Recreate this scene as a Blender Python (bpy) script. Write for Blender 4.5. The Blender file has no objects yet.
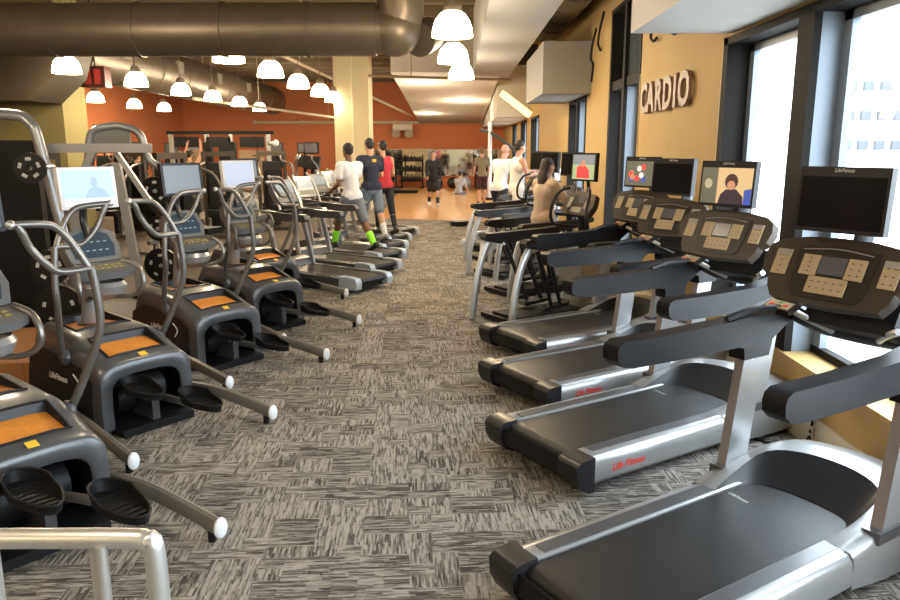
import bpy, bmesh, math, random
from mathutils import Vector, Matrix, Euler
random.seed(7)
C = bpy.context.scene.collection
SC = bpy.context.scene
R = math.radians

# ------------------------------------------------------------------ camera, world, exposure
cam = bpy.data.objects.new('camera', bpy.data.cameras.new('camera'))
C.objects.link(cam); SC.camera = cam
cam.location = (0, 0, 1.8)
cam.rotation_euler = (R(90 - 11.6), 0, R(0.54))
cam.data.lens = 29.6; cam.data.sensor_width = 36; cam.data.clip_end = 300
W = bpy.data.worlds.new('sky'); SC.world = W; W.use_nodes = True
bg = W.node_tree.nodes['Background']
bg.inputs[0].default_value = (0.86, 0.93, 1.0, 1); bg.inputs[1].default_value = 12.0
SC.view_settings.view_transform = 'Standard'
SC.view_settings.look = 'None'
SC.view_settings.exposure = 0.25
SC.view_settings.gamma = 1
SC.view_settings.use_curve_mapping = False
try:
    SC.cycles.max_bounces = 8; SC.cycles.diffuse_bounces = 4; SC.cycles.glossy_bounces = 4
    SC.cycles.transmission_bounces = 6; SC.cycles.caustics_reflective = False; SC.cycles.caustics_refractive = False
    SC.cycles.sample_clamp_indirect = 6; SC.cycles.use_denoising = True
except Exception: pass
LAMP_W = 95
def portal(x, y0, y1, z0, z1):
    d = bpy.data.lights.new('window_portal', 'AREA'); d.shape = 'RECTANGLE'
    d.size = z1 - z0; d.size_y = y1 - y0; d.cycles.is_portal = True
    o = bpy.data.objects.new('window_portal', d); C.objects.link(o)
    o.location = (x, (y0+y1)/2, (z0+z1)/2); o.rotation_euler = (0, R(90), 0)
for y0, y1 in ((-3, 6.35), (9.3, 11.1), (13.0, 15.0), (20.4, 22.6), (24, 26.2), (28, 30.2)):
    portal(2.46, y0, y1, .45, 2.66)

# ------------------------------------------------------------------ materials
MATS = {}
def mat(name, col, rough=.5, metal=0, emit=0, bump=0, bscale=60, var=0, vscale=4, coat=0, ecol=None, spec=.5):
    if name in MATS: return MATS[name]
    m = bpy.data.materials.new(name); m.use_nodes = True
    nt = m.node_tree; b = nt.nodes['Principled BSDF']
    b.inputs['Base Color'].default_value = (*col, 1)
    b.inputs['Roughness'].default_value = rough; b.inputs['Metallic'].default_value = metal
    b.inputs['Specular IOR Level'].default_value = spec
    if coat: b.inputs['Coat Weight'].default_value = coat; b.inputs['Coat Roughness'].default_value = .12
    if emit:
        b.inputs['Emission Color'].default_value = (*(ecol or col), 1); b.inputs['Emission Strength'].default_value = emit
    tc = nt.nodes.new('ShaderNodeTexCoord')
    nz = nt.nodes.new('ShaderNodeTexNoise'); nz.inputs['Scale'].default_value = vscale; nz.inputs['Detail'].default_value = 5
    nt.links.new(tc.outputs['Object'], nz.inputs['Vector'])
    v = var or .06
    mx = nt.nodes.new('ShaderNodeMixRGB'); mx.blend_type = 'MIX'
    mx.inputs[1].default_value = (*[c*(1-v) for c in col], 1); mx.inputs[2].default_value = (*[min(1, c*(1+v)) for c in col], 1)
    nt.links.new(nz.outputs['Fac'], mx.inputs[0]); nt.links.new(mx.outputs[0], b.inputs['Base Color'])
    if bump:
        n2 = nt.nodes.new('ShaderNodeTexNoise'); n2.inputs['Scale'].default_value = bscale
        nt.links.new(tc.outputs['Object'], n2.inputs['Vector'])
        bp = nt.nodes.new('ShaderNodeBump'); bp.inputs['Strength'].default_value = bump; bp.inputs['Distance'].default_value = .01
        nt.links.new(n2.outputs['Fac'], bp.inputs['Height']); nt.links.new(bp.outputs[0], b.inputs['Normal'])
    MATS[name] = m; return m

def M_(nt, op, a, b=None, c=None):
    n = nt.nodes.new('ShaderNodeMath'); n.operation = op
    for i, v in enumerate((a, b, c)):
        if v is None: continue
        if isinstance(v, (int, float)): n.inputs[i].default_value = v
        else: nt.links.new(v, n.inputs[i])
    return n.outputs[0]

def carpet_mat():
    m = bpy.data.materials.new('carpet'); m.use_nodes = True; nt = m.node_tree; N = nt.nodes; L = nt.links
    b = N['Principled BSDF']; b.inputs['Roughness'].default_value = .95
    b.inputs['Specular IOR Level'].default_value = .15
    g = N.new('ShaderNodeNewGeometry')
    mp = N.new('ShaderNodeMapping'); L.new(g.outputs['Position'], mp.inputs['Vector'])
    mp.inputs['Rotation'].default_value = (0, 0, R(-4))
    sx = N.new('ShaderNodeSeparateXYZ'); L.new(mp.outputs[0], sx.inputs[0])
    X, Y = sx.outputs[0], sx.outputs[1]
    def cells(cx, cy, seed):
        a = M_(nt, 'FLOOR', M_(nt, 'DIVIDE', X, cx)); c = M_(nt, 'FLOOR', M_(nt, 'DIVIDE', Y, cy))
        cb = N.new('ShaderNodeCombineXYZ'); L.new(a, cb.inputs[0]); L.new(c, cb.inputs[1]); cb.inputs[2].default_value = seed
        w = N.new('ShaderNodeTexWhiteNoise'); L.new(cb.outputs[0], w.inputs[0]); return w.outputs['Value']
    # random blocks of two sizes, each carrying yarns along x or along y
    big = cells(.22, .18, 1.0); small = cells(.11, .09, 2.0); pick = cells(.44, .36, 3.0)
    sel = M_(nt, 'GREATER_THAN', M_(nt, 'ADD', M_(nt, 'MULTIPLY', pick, big), M_(nt, 'MULTIPLY', M_(nt, 'SUBTRACT', 1.0, pick), small)), .5)
    def lines(sxx, syy, seed):
        cb = N.new('ShaderNodeCombineXYZ'); L.new(M_(nt, 'MULTIPLY', X, sxx), cb.inputs[0]); L.new(M_(nt, 'MULTIPLY', Y, syy), cb.inputs[1])
        L.new(M_(nt, 'ADD', M_(nt, 'MULTIPLY', small, 7.0), seed), cb.inputs[2])
        n = N.new('ShaderNodeTexNoise'); n.inputs['Scale'].default_value = 1; n.inputs['Detail'].default_value = 2
        L.new(cb.outputs[0], n.inputs['Vector']); return n.outputs['Fac']
    def dash(U, V, seed):
        li = M_(nt, 'FLOOR', M_(nt, 'DIVIDE', U, .0095))
        w1 = N.new('ShaderNodeTexWhiteNoise'); w1.noise_dimensions = '1D'; L.new(M_(nt, 'ADD', li, seed), w1.inputs['W'])
        sg = M_(nt, 'FLOOR', M_(nt, 'ADD', M_(nt, 'DIVIDE', V, .11), M_(nt, 'MULTIPLY', w1.outputs['Value'], 7.0)))
        cb = N.new('ShaderNodeCombineXYZ'); L.new(li, cb.inputs[0]); L.new(sg, cb.inputs[1]); cb.inputs[2].default_value = seed
        w2 = N.new('ShaderNodeTexWhiteNoise'); L.new(cb.outputs[0], w2.inputs[0])
        return M_(nt, 'ADD', .30, M_(nt, 'MULTIPLY', w2.outputs['Value'], .38))
    a = M_(nt, 'MULTIPLY', M_(nt, 'ADD', lines(130, 11, 0), dash(X, Y, 3.0)), .5); c = M_(nt, 'MULTIPLY', M_(nt, 'ADD', lines(11, 130, 9), dash(Y, X, 8.0)), .5)
    mx = M_(nt, 'ADD', M_(nt, 'MULTIPLY', a, sel), M_(nt, 'MULTIPLY', c, M_(nt, 'SUBTRACT', 1.0, sel)))
    tone = M_(nt, 'MULTIPLY', M_(nt, 'SUBTRACT', big, .5), .09)
    cr = N.new('ShaderNodeValToRGB'); cr.color_ramp.elements[0].position = .38; cr.color_ramp.elements[1].position = .58
    cr.color_ramp.elements[0].color = (.06, .055, .05, 1); cr.color_ramp.elements[1].color = (.35, .325, .29, 1)
    e = cr.color_ramp.elements.new(.48); e.color = (.18, .165, .145, 1)
    L.new(M_(nt, 'ADD', mx, tone), cr.inputs[0]); L.new(cr.outputs[0], b.inputs['Base Color'])
    bp = N.new('ShaderNodeBump'); bp.inputs['Strength'].default_value = .5; bp.inputs['Distance'].default_value = .004
    L.new(mx, bp.inputs['Height']); L.new(bp.outputs[0], b.inputs['Normal'])
    return m
def wood_mat(name, c0, c1, rough, plank=.09):
    m = bpy.data.materials.new(name); m.use_nodes = True; nt = m.node_tree; N = nt.nodes; L = nt.links
    b = N['Principled BSDF']; b.inputs['Roughness'].default_value = rough
    g = N.new('ShaderNodeNewGeometry'); br = N.new('ShaderNodeTexBrick')
    mp = N.new('ShaderNodeMapping'); mp.inputs['Rotation'].default_value = (0, 0, R(90)); L.new(g.outputs['Position'], mp.inputs[0])
    L.new(mp.outputs[0], br.inputs['Vector']); br.inputs['Scale'].default_value = 1
    br.inputs['Brick Width'].default_value = 1.2; br.inputs['Row Height'].default_value = plank; br.inputs['Mortar Size'].default_value = .002
    br.inputs['Color1'].default_value = (*c0, 1); br.inputs['Color2'].default_value = (*c1, 1); br.inputs['Mortar'].default_value = (*[x*.4 for x in c0], 1)
    L.new(br.outputs[0], b.inputs['Base Color']); return m

def glass_mat():
    m = bpy.data.materials.new('window_glass'); m.use_nodes = True; nt = m.node_tree; N = nt.nodes
    t = N.new('ShaderNodeBsdfTransparent'); t.inputs[0].default_value = (.93, .96, .97, 1)
    gl = N.new('ShaderNodeBsdfGlossy'); gl.inputs['Roughness'].default_value = .02
    mx = N.new('ShaderNodeMixShader'); mx.inputs[0].default_value = .06; nt.links.new(t.outputs[0], mx.inputs[1]); nt.links.new(gl.outputs[0], mx.inputs[2])
    nt.links.new(mx.outputs[0], N['Material Output'].inputs[0]); return m
M_CARPET = carpet_mat(); M_WOOD = wood_mat('court_wood', (.62, .32, .10), (.55, .27, .08), .28); M_GLASS = glass_mat()
M_PLY = wood_mat('platform_wood', (.42, .19, .07), (.36, .16, .06), .4, .15)
mustard = mat('mustard_paint', (.50, .345, .135), .75, bump=.08)
olive = mat('pale_yellow_paint', (.60, .52, .32), .75, bump=.08)
orange = mat('orange_paint', (.62, .20, .07), .75, bump=.08)
cream = mat('cream_trim', (.62, .56, .43), .5)
drywall = mat('drywall', (.58, .54, .46), .85, bump=.08)
soffitw = mat('soffit_white', (.62, .61, .58), .8)
ceilm = mat('ceiling_deck', (.20, .155, .10), .9, bump=.5, bscale=8, var=.25, vscale=2)
ductm = mat('duct_metal', (.20, .165, .12), .42, metal=.6, bump=.15, bscale=12, var=.25, vscale=3)
framem = mat('window_frame_dark', (.012, .011, .010), .7, spec=.15)
frameg = mat('window_frame_grey', (.20, .235, .28), .45, metal=.2)
steel = mat('brushed_silver', (.55, .55, .54), .34, metal=.75)
silverp = mat('silver_plastic', (.33, .335, .34), .28, metal=.5)
gunm = mat('gunmetal_paint', (.085, .088, .095), .36, metal=.3, coat=.25)
charc = mat('charcoal_plastic', (.014, .014, .016), .38, spec=.3, coat=.06)
armm = mat('arm_rubber', (.009, .009, .011), .38, spec=.2)
black = mat('black_plastic', (.007, .007, .008), .5, spec=.25)
beltm = mat('belt_rubber', (.016, .016, .017), .40, spec=.35, bump=.12, bscale=240)
bronze = mat('console_bronze', (.046, .034, .024), .45, spec=.25)
bronze2 = mat('console_bronze_dark', (.024, .018, .013), .42, spec=.25)
tan = mat('keypad_tan', (.40, .30, .17), .5)
greyk = mat('keypad_grey', (.30, .27, .22), .5)
lcd = mat('lcd_grey', (.10, .10, .11), .25)
whitem = mat('white_plastic', (.75, .76, .78), .4)
redp = mat('red_print', (.70, .03, .02), .5)
whitep = mat('white_print', (.75, .73, .68), .5)
tray = mat('orange_tray', (.70, .27, .045), .45, var=.3, vscale=25)
yel = mat('yellow_label', (.85, .55, .05), .5)
screenb = mat('screen_black', (.006, .008, .010), .15, spec=.2)
pipew = mat('pipe_cream', (.60, .50, .34), .5)
tubem = mat('handle_tube', (.22, .205, .19), .33, metal=.7)
ironm = mat('cast_iron', (.008, .008, .008), .4, spec=.3)
railm = mat('brushed_rail', (.68, .67, .64), .36, metal=.8)

# ------------------------------------------------------------------ mesh builder
def catmull(pts, sub=5, closed=False):
    pts = [Vector(p) for p in pts]; n = len(pts)
    if n < 3 or sub < 2: return pts
    out = []
    for i in range(n if closed else n-1):
        g = (lambda k: pts[k % n]) if closed else (lambda k: pts[max(0, min(n-1, k))])
        p0, p1, p2, p3 = g(i-1), g(i), g(i+1), g(i+2)
        for s in range(sub):
            t = s/sub
            out.append(.5*((2*p1) + (p2-p0)*t + (2*p0-5*p1+4*p2-p3)*t*t + (3*p1-p0-3*p2+p3)*t*t*t))
    if not closed: out.append(pts[-1])
    return out
class MB:
    def __init__(s): s.bm = bmesh.new(); s.mi = 0; s.T = Matrix()
    def m(s, i): s.mi = i; return s
    def t(s, M=None): s.T = M or Matrix(); return s
    def _v(s, co): return s.bm.verts.new(s.T @ Vector(co))
    def _f(s, vs):
        try: f = s.bm.faces.new(vs); f.material_index = s.mi; return f
        except ValueError: return None
    def box(s, c, d, rot=None, bev=0):
        r = Euler([R(a) for a in rot]).to_matrix() if rot else Matrix.Identity(3)
        vs = [s._v(Vector(c) + r @ Vector((x*d[0]/2, y*d[1]/2, z*d[2]/2))) for x in (-1, 1) for y in (-1, 1) for z in (-1, 1)]
        fs = [s._f([vs[i] for i in q]) for q in ((0,1,3,2),(4,6,7,5),(0,4,5,1),(2,3,7,6),(0,2,6,4),(1,5,7,3))]
        if bev: s._bev(fs, bev)
        return s
    def _bev(s, fs, w, seg=2, ang=25):
        es = {e for f in fs for e in f.edges if len(e.link_faces) == 2 and e.calc_face_angle(0) > R(ang)}
        r = bmesh.ops.bevel(s.bm, geom=list(es), offset=w, segments=seg, profile=.5, affect='EDGES', clamp_overlap=True)
        for f in r['faces']: f.material_index = s.mi
    def prism(s, poly, ax, a0, a1, bev=0):
        def P(u, v, w):
            return {'y': (u, w, v), 'x': (w, u, v), 'z': (u, v, w)}[ax]
        A = [s._v(P(u, v, a0)) for u, v in poly]; B = [s._v(P(u, v, a1)) for u, v in poly]
        fs = [s._f(A[::-1]), s._f(B)]; n = len(A)
        for i in range(n): fs.append(s._f([A[i], A[(i+1) % n], B[(i+1) % n], B[i]]))
        if bev: s._bev([f for f in fs if f], bev)
        return s
    def cyl(s, p0, p1, r0, r1=None, n=16, cap=True):
        r1 = r0 if r1 is None else r1
        p0, p1 = Vector(p0), Vector(p1); d = (p1-p0).normalized()
        a = d.orthogonal().normalized(); b = d.cross(a)
        A = [s._v(p0 + (a*math.cos(t)+b*math.sin(t))*r0) for t in [2*math.pi*i/n for i in range(n)]]
        B = [s._v(p1 + (a*math.cos(t)+b*math.sin(t))*r1) for t in [2*math.pi*i/n for i in range(n)]]
        for i in range(n): s._f([A[i], A[(i+1) % n], B[(i+1) % n], B[i]])
        if cap: s._f(A[::-1]); s._f(B)
        return s
    def tube(s, pts, r, n=8, closed=False, sub=5, flat=(1, 1), up=None):
        P = catmull(pts, sub, closed); k = len(P)
        rr = (lambda i: r) if not isinstance(r, (list, tuple)) else (lambda i: r[0] + (r[-1]-r[0])*i/(k-1) if len(r) == 2 else r[min(len(r)-1, int(round(i/(k-1)*(len(r)-1))))])
        rings = []; a = None
        for i in range(k):
            q0 = P[(i-1) % k] if closed else P[max(0, i-1)]; q1 = P[(i+1) % k] if closed else P[min(k-1, i+1)]
            d = (q1-q0).normalized()
            if a is None: a = (Vector(up) if up else d.orthogonal())
            a = (a - d*a.dot(d)).normalized(); b = d.cross(a)
            rings.append([s._v(P[i] + (a*math.cos(t)*flat[0]+b*math.sin(t)*flat[1])*rr(i)) for t in [2*math.pi*j/n for j in range(n)]])
        for i in range(k if closed else k-1):
            A, B = rings[i], rings[(i+1) % k]
            for j in range(n): s._f([A[j], A[(j+1) % n], B[(j+1) % n], B[j]])
        if not closed: s._f(rings[0][::-1]); s._f(rings[-1])
        return s
    def ball(s, c, r, nu=14, nv=9, rot=None):
        r = (r, r, r) if not isinstance(r, (tuple, list)) else r
        m = Matrix.Translation(Vector(c)) @ (Euler([R(a) for a in rot]).to_matrix().to_4x4() if rot else Matrix())
        T0 = s.T; s.T = T0 @ m
        g = [[s._v((r[0]*math.sin(math.pi*i/nv)*math.cos(2*math.pi*j/nu), r[1]*math.sin(math.pi*i/nv)*math.sin(2*math.pi*j/nu), r[2]*math.cos(math.pi*i/nv))) for j in range(nu)] for i in range(1, nv)]
        tp = s._v((0, 0, r[2])); bt = s._v((0, 0, -r[2]))
        for j in range(nu):
            k = (j+1) % nu
            s._f([tp, g[0][j], g[0][k]]); s._f([bt, g[-1][k], g[-1][j]])
            for i in range(nv-2): s._f([g[i][j], g[i+1][j], g[i+1][k], g[i][k]])
        s.T = T0; return s
    def lathe(s, prof, c=(0, 0, 0), n=20, ax='z'):
        def P(r, h, t):
            x, y = r*math.cos(t), r*math.sin(t)
            q = {'z': (x, y, h), 'y': (x, h, y), 'x': (h, x, y)}[ax]
            return (c[0]+q[0], c[1]+q[1], c[2]+q[2])
        rings = [[s._v(P(r, h, 2*math.pi*j/n)) for j in range(n)] for r, h in prof]
        for A, B in zip(rings, rings[1:]):
            for j in range(n): s._f([A[j], A[(j+1) % n], B[(j+1) % n], B[j]])
        return s
    def loft(s, rows, closed=False, skip=None):
        V = [[s._v(p) for p in r] for r in rows]; n = len(V[0])
        for i in range(len(V)-1):
            for j in range(n if closed else n-1):
                if skip and skip(i, j): continue
                s._f([V[i][j], V[i][(j+1) % n], V[i+1][(j+1) % n], V[i+1][j]])
        return V
    def text(s, txt, size, M, ext=.0, off=0, shear=0):
        cu = bpy.data.curves.new('t', 'FONT'); cu.body = txt; cu.size = size; cu.extrude = ext; cu.offset = off; cu.shear = shear
        cu.align_x = 'CENTER'; cu.align_y = 'CENTER'; cu.resolution_u = 3
        o = bpy.data.objects.new('t', cu); C.objects.link(o); bpy.context.view_layer.update()
        me = bpy.data.meshes.new_from_object(o.evaluated_get(bpy.context.evaluated_depsgraph_get()))
        bpy.data.objects.remove(o); me.transform(s.T @ M)
        k = len(s.bm.faces); s.bm.from_mesh(me); s.bm.faces.ensure_lookup_table()
        for f in s.bm.faces[k:]: f.material_index = s.mi
        bpy.data.meshes.remove(me); return s
    def build(s, name, mats, parent=None, loc=(0, 0, 0), rotz=0, ang=38, fix=True):
        if fix: bmesh.ops.recalc_face_normals(s.bm, faces=s.bm.faces[:])
        me = bpy.data.meshes.new(name); s.bm.to_mesh(me); s.bm.free()
        for p in me.polygons: p.use_smooth = True
        me.set_sharp_from_angle(angle=R(ang))
        for mm in (mats if isinstance(mats, (list, tuple)) else [mats]): me.materials.append(mm)
        o = bpy.data.objects.new(name, me); C.objects.link(o); o.parent = parent
        o.location = loc; o.rotation_euler = (0, 0, rotz); return o
def plane_M(o, u, v):
    u, v = Vector(u).normalized(), Vector(v).normalized(); w = u.cross(v)
    M = Matrix((u, v, w)).transposed().to_4x4(); M.translation = Vector(o); return M
def tag(o, label, cat, group=None, kind=None):
    o['label'] = label; o['category'] = cat
    if group: o['group'] = group
    if kind: o['kind'] = kind
    return o
def thing(name, label, cat, loc=(0, 0, 0), rotz=0, group=None):
    o = bpy.data.objects.new(name, None); C.objects.link(o); o.empty_display_size = .1
    o.location = loc; o.rotation_euler = (0, 0, rotz); return tag(o, label, cat, group)
def struct(name, mb, m):
    o = mb.build(name, m); o['kind'] = 'structure'; return o
CH = {}
def kids(o): return [c for c in bpy.data.objects if c.parent == o]
def dup(root, loc, rotz, label, group=None):
    def cp(o, par):
        c = o.copy(); C.objects.link(c); c.parent = par
        for k in CHM.get(o.name, []): cp(k, c)
        return c
    CHM = {}
    for o in bpy.data.objects:
        if o.parent: CHM.setdefault(o.parent.name, []).append(o)
    r = cp(root, None); r.location = loc; r.rotation_euler = (0, 0, rotz); r['label'] = label
    if group: r['group'] = group
    return r
def sbox(name, x0, x1, y0, y1, z0, z1, m, bev=0):
    return struct(name, MB().box(((x0+x1)/2, (y0+y1)/2, (z0+z1)/2), (x1-x0, y1-y0, z1-z0), bev=bev), m)

# ------------------------------------------------------------------ room shell
XW = 2.2; YB = 36.0; ZC = 4.9; XL = -13.0; Y0 = -4.0
sbox('floor', XL, 2.75, Y0, YB+.3, -.1, 0, M_CARPET)
mb = MB()
mb.prism([(-2.1, 19.4), (XW, 18.0), (XW, YB), (-2.6, YB), (-2.3, 27)], 'z', .001, .006)
struct('floor_wood', mb, M_WOOD)
sbox('floor_mat', XL, -3.0, 3.2, 19.0, -.01, .008, mat('rubber_brown', (.045, .032, .022), .7, var=.3, vscale=8))
mb = MB()
for i in range(26):
    y = Y0 + i*1.6; mb.box((-5.2, y, ZC+.1), (16, .22, .34))
mb.box((-5.2, 16, ZC+.3), (16.4, 41, .1))
struct('ceiling', mb, ceilm)
sbox('wall_back', XL, XW+.6, YB, YB+.3, 0, ZC+.3, orange)
sbox('wall_left', XL-.3, XL, Y0, YB, 0, ZC+.3, orange)
sbox('wall_front', XL, XW+.6, Y0-.3, Y0, 0, ZC+.3, olive)
wins = [(-3.4, 6.4), (9.25, 11.1), (13.0, 15.0), (20.4, 22.6), (24.0, 26.2), (28.0, 30.2)]
prev = Y0; mb = MB()
for a, b in wins + [(YB, YB)]:
    if a > prev: mb.box((XW+.125, (prev+a)/2, ZC/2+.1), (.25, a-prev, ZC+.3))
    prev = b
for i, (a, b) in enumerate(wins):
    mb.box((XW+.125, (a+b)/2, .22), (.25, b-a, .44))
    if i not in (1,): mb.box((XW+.125, (a+b)/2, (ZC+.3+2.68)/2), (.25, b-a, ZC+.3-2.68))
    else: mb.box((XW+.125, (a+b)/2, (ZC+.3+3.7)/2), (.25, b-a, ZC+.3-3.7))
struct('wall_right', mb, mustard)
mb = MB()
for a, b in wins: mb.box((XW+.10, (a+b)/2, .452), (.26, b-a, .025), bev=.006)
struct('trim_1', mb, mustard)
mb = MB(); mb.prism([(XW+.01, 0), (XW-.045, 0), (XW-.045, .14), (XW-.03, .165), (XW-.02, .19), (XW+.01, .19)], 'y', Y0, YB)
struct('baseboard_right', mb, cream)
mb = MB(); mb.box(((XL+XW)/2, YB-.02, .07), (XW-XL, .04, .14)); struct('baseboard_back', mb, cream)
# thin pale jamb edges on the sides of the lettered pier
mb = MB()
for y in (6.4, 9.25): mb.box((XW+.09, y+(-.006 if y < 7 else .006)*-1, 1.57), (.2, .03, 2.2))
struct('trim_2', mb, olive)
wn = 0
for (a, b) in wins:
    wn += 1
    root = bpy.data.objects.new(f'window_{wn}', None); C.objects.link(root); root['kind'] = 'structure'
    top = 2.68 if wn != 2 else 3.7
    fr = MB()
    fr.box((2.30, (a+b)/2, top-.03), (.22, b-a, .06)); fr.box((2.40, (a+b)/2, .49), (.06, b-a, .05))
    if wn == 2: fr.box((2.31, (a+b)/2, 2.66), (.18, b-a, .12))
    fr.box((2.30, b-.05, (top+.46)/2), (.22, .10, top-.46)); fr.box((2.30, a+.05, (top+.46)/2), (.22, .10, top-.46))
    fr.build('frame', framem, root)
    if wn == 1: cs = [4.92, 2.75, .9, -1.2]
    else: cs = [(a+b)/2]
    for c in cs:
        w = .22 if wn == 1 else .12
        mm = MB(); mm.m(0).box((2.215, c, (top+.46)/2), (.05, w, top-.46)); mm.m(1).box((2.31, c, (top+.46)/2), (.20, w-.02, top-.46))
        mm.m(1).box((2.40, c-w/2-.05, (top+.46)/2), (.05, .10, top-.5)); mm.box((2.40, c+w/2+.05, (top+.46)/2), (.05, .10, top-.5))
        mm.build('mullion', [framem, frameg], root)
    gfr = MB(); gfr.box((2.40, b-.12, (top+.46)/2), (.05, .14, top-.5)); gfr.box((2.40, (a+b)/2, top-.09), (.05, b-a, .06)); gfr.box((2.40, a+.16, (top+.46)/2), (.05, .14, top-.5))
    gfr.build('sash', frameg, root)
    MB().box((2.41, (a+b)/2, (min(top, 2.68)+.46)/2), (.008, b-a-.1, min(top, 2.68)-.5)).build('glass', M_GLASS, root)
    if wn == 2: MB().box((2.38, (a+b)/2, 3.2), (.02, b-a-.1, 1.0)).build('panel', mat('spandrel_grey', (.20, .20, .19), .6), root)

# soffit boxes above the windows and the long white duct
def top_box(name, label, cat, x0, x1, y0, y1, z0, z1, m):
    o = MB().box((0, 0, 0), (x1-x0, y1-y0, z1-z0), bev=.01).build(name, m, None, ((x0+x1)/2, (y0+y1)/2, (z0+z1)/2)); return o
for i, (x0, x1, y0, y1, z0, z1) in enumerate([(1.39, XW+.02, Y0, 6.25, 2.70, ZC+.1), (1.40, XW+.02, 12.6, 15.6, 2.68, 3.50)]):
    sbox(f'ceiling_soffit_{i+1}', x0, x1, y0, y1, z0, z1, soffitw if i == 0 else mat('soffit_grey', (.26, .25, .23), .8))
sbox('ceiling_bulkhead', 1.2, XW+.02, 23, YB, 2.72, ZC+.1, drywall)
o = sbox('ceiling_drop', .38, 1.25, Y0+.2, 18.7, 3.5, ZC+.1, mat('duct_board_grey', (.45, .44, .42), .8))
mb = MB(); mb.prism([(20.2, 3.75), (35.9, 2.92), (35.9, ZC), (20.2, ZC)], 'x', -1.75, 1.15)
o = struct('ceiling_slope', mb, drywall)
# columns
sbox('wall_column', -3.55, -2.55, 22, 23, 0, ZC, olive)
sbox('wall_column_2', -10.6, -8.1, 15.6, 16.6, 0, ZC, mat('ochre_paint', (.27, .23, .085), .75))
MB().tube([(-3.02, 21.97, 0.2), (-3.02, 21.97, ZC)], .02, 8).build('conduit', cream)['kind'] = 'structure'

# ------------------------------------------------------------------ outside
def building():
    root = thing('office_building', 'pale sunlit block with rows of dark windows seen across the street', 'building', (50, 80, -.8))
    MB().box((0, 6, 10), (46, 12, 20)).build('wall', mat('outside_wall', (.75, .75, .73), .9), root)
    pane = mat('outside_pane', (.085, .09, .10), .6, spec=.2)
    for k in range(3):
        for j in range(7):
            MB().box((-9.2+j*1.75, -.2, 2.9+k*3.0), (1.0, .5, 1.0)).build('window', pane, root)
building()
tag(MB().box((32.9, 10, -.9), (60, 220, .1)).build('street', mat('asphalt', (.5, .5, .5), .9)), 'bright sunlit street pavement outside the windows', 'street', kind='structure')

# ------------------------------------------------------------------ televisions / screens
def pic_screen(kind, w, h):
    """flat screen quad with a simple picture made of small flat shapes; faces -x"""
    mb = MB(); cols = []
    def poly(pts, m, d=0):
        if m not in cols: cols.append(m)
        mb.m(cols.index(m)); mb._f([mb._v((-.0005-d, -x*w, y*h)) for x, y in pts])
    R4 = lambda x0, y0, x1, y1: [(x0, y0), (x1, y0), (x1, y1), (x0, y1)]
    def ell(cx, cy, rx, ry): return [(cx+rx*math.cos(t), cy+ry*math.sin(t)) for t in [2*math.pi*i/14 for i in range(14)]]
    E = lambda n, c, s=.9: mat('scr_'+n, c, .4, emit=s)
    if kind == 'off': poly(R4(-.5, -.5, .5, .5), screenb)
    elif kind == 'man':
        poly(R4(-.5, -.5, .5, .5), E('beige', (.50, .36, .18))); poly(R4(-.5, -.5, -.18, .5), E('brownish', (.10, .10, .07)), .0003)
        poly(ell(-.36, .05, .08, .14), E('pot', (.35, .30, .20)), .0006)
        poly([(-.14, -.5), (-.10, -.25), (0, -.1), (.2, -.08), (.34, -.28), (.36, -.5)], E('darkshirt', (.03, .02, .025)), .0006)
        poly(ell(.10, .12, .13, .22), E('hair', (.05, .025, .02)), .0009); poly(ell(.10, .02, .08, .13), E('face', (.42, .20, .11)), .0012)
        poly([(.36, -.5), (.36, -.1), (.5, -.05), (.5, -.5)], E('blue', (.04, .07, .30)), .0009)
    elif kind == 'red':
        poly(R4(-.5, -.5, .5, .5), E('grass', (.28, .36, .20))); poly(R4(-.5, .1, .5, .5), E('sky', (.18, .20, .22)), .0003)
        poly([(-.3, -.45), (-.3, .0), (0, .12), (.25, -.1), (.3, -.45)], E('red', (.75, .05, .05)), .0006)
        poly(ell(-.02, .15, .09, .15), E('face', (.42, .20, .11)), .0009)
    elif kind == 'crowd':
        poly(R4(-.5, -.5, .5, .5), E('brownish', (.10, .10, .07)))
        for q in range(9): poly(ell(random.uniform(-.35, .35), random.uniform(-.3, .3), .08, .12), E(['red', 'blue', 'white', 'face'][q % 4], [(.75, .05, .05), (.04, .07, .30), (.6, .6, .6), (.4, .2, .1)][q % 4]), .0003+.0002*q)
    elif kind == 'news':
        poly(R4(-.5, -.5, .5, .5), E('paleblue', (.30, .42, .62), .8)); poly(R4(-.5, -.5, .5, -.30), E('palewhite', (.48, .55, .70), .8), .0003)
        poly([(-.1, -.28), (.0, -.05), (.12, .05), (.3, -.02), (.4, -.28)], E('dimblue', (.20, .28, .50), 1), .0006)
        poly(ell(.12, .16, .07, .14), E('dimblue', (.2, .28, .5)), .0009); poly(ell(.3, .1, .1, .16), E('cyan', (.32, .62, .72), .8), .0006)
        for q in range(5): poly(R4(-.45+q*.085, .1, -.40+q*.085, .26), E('cyan', (.4, .72, .8)), .0006)
        poly(R4(-.45, -.12, -.16, .0), E('cyan', (.4, .72, .8)), .0006)
    elif kind == 'pale': poly(R4(-.5, -.5, .5, .5), E('pale', (.34, .39, .50), .8))
    elif kind == 'grey': poly(R4(-.5, -.5, .5, .5), mat('scr_grey', (.13, .15, .17), .3, emit=.25, ecol=(.3, .36, .42)))
    me = mb
    return me, cols
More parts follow.
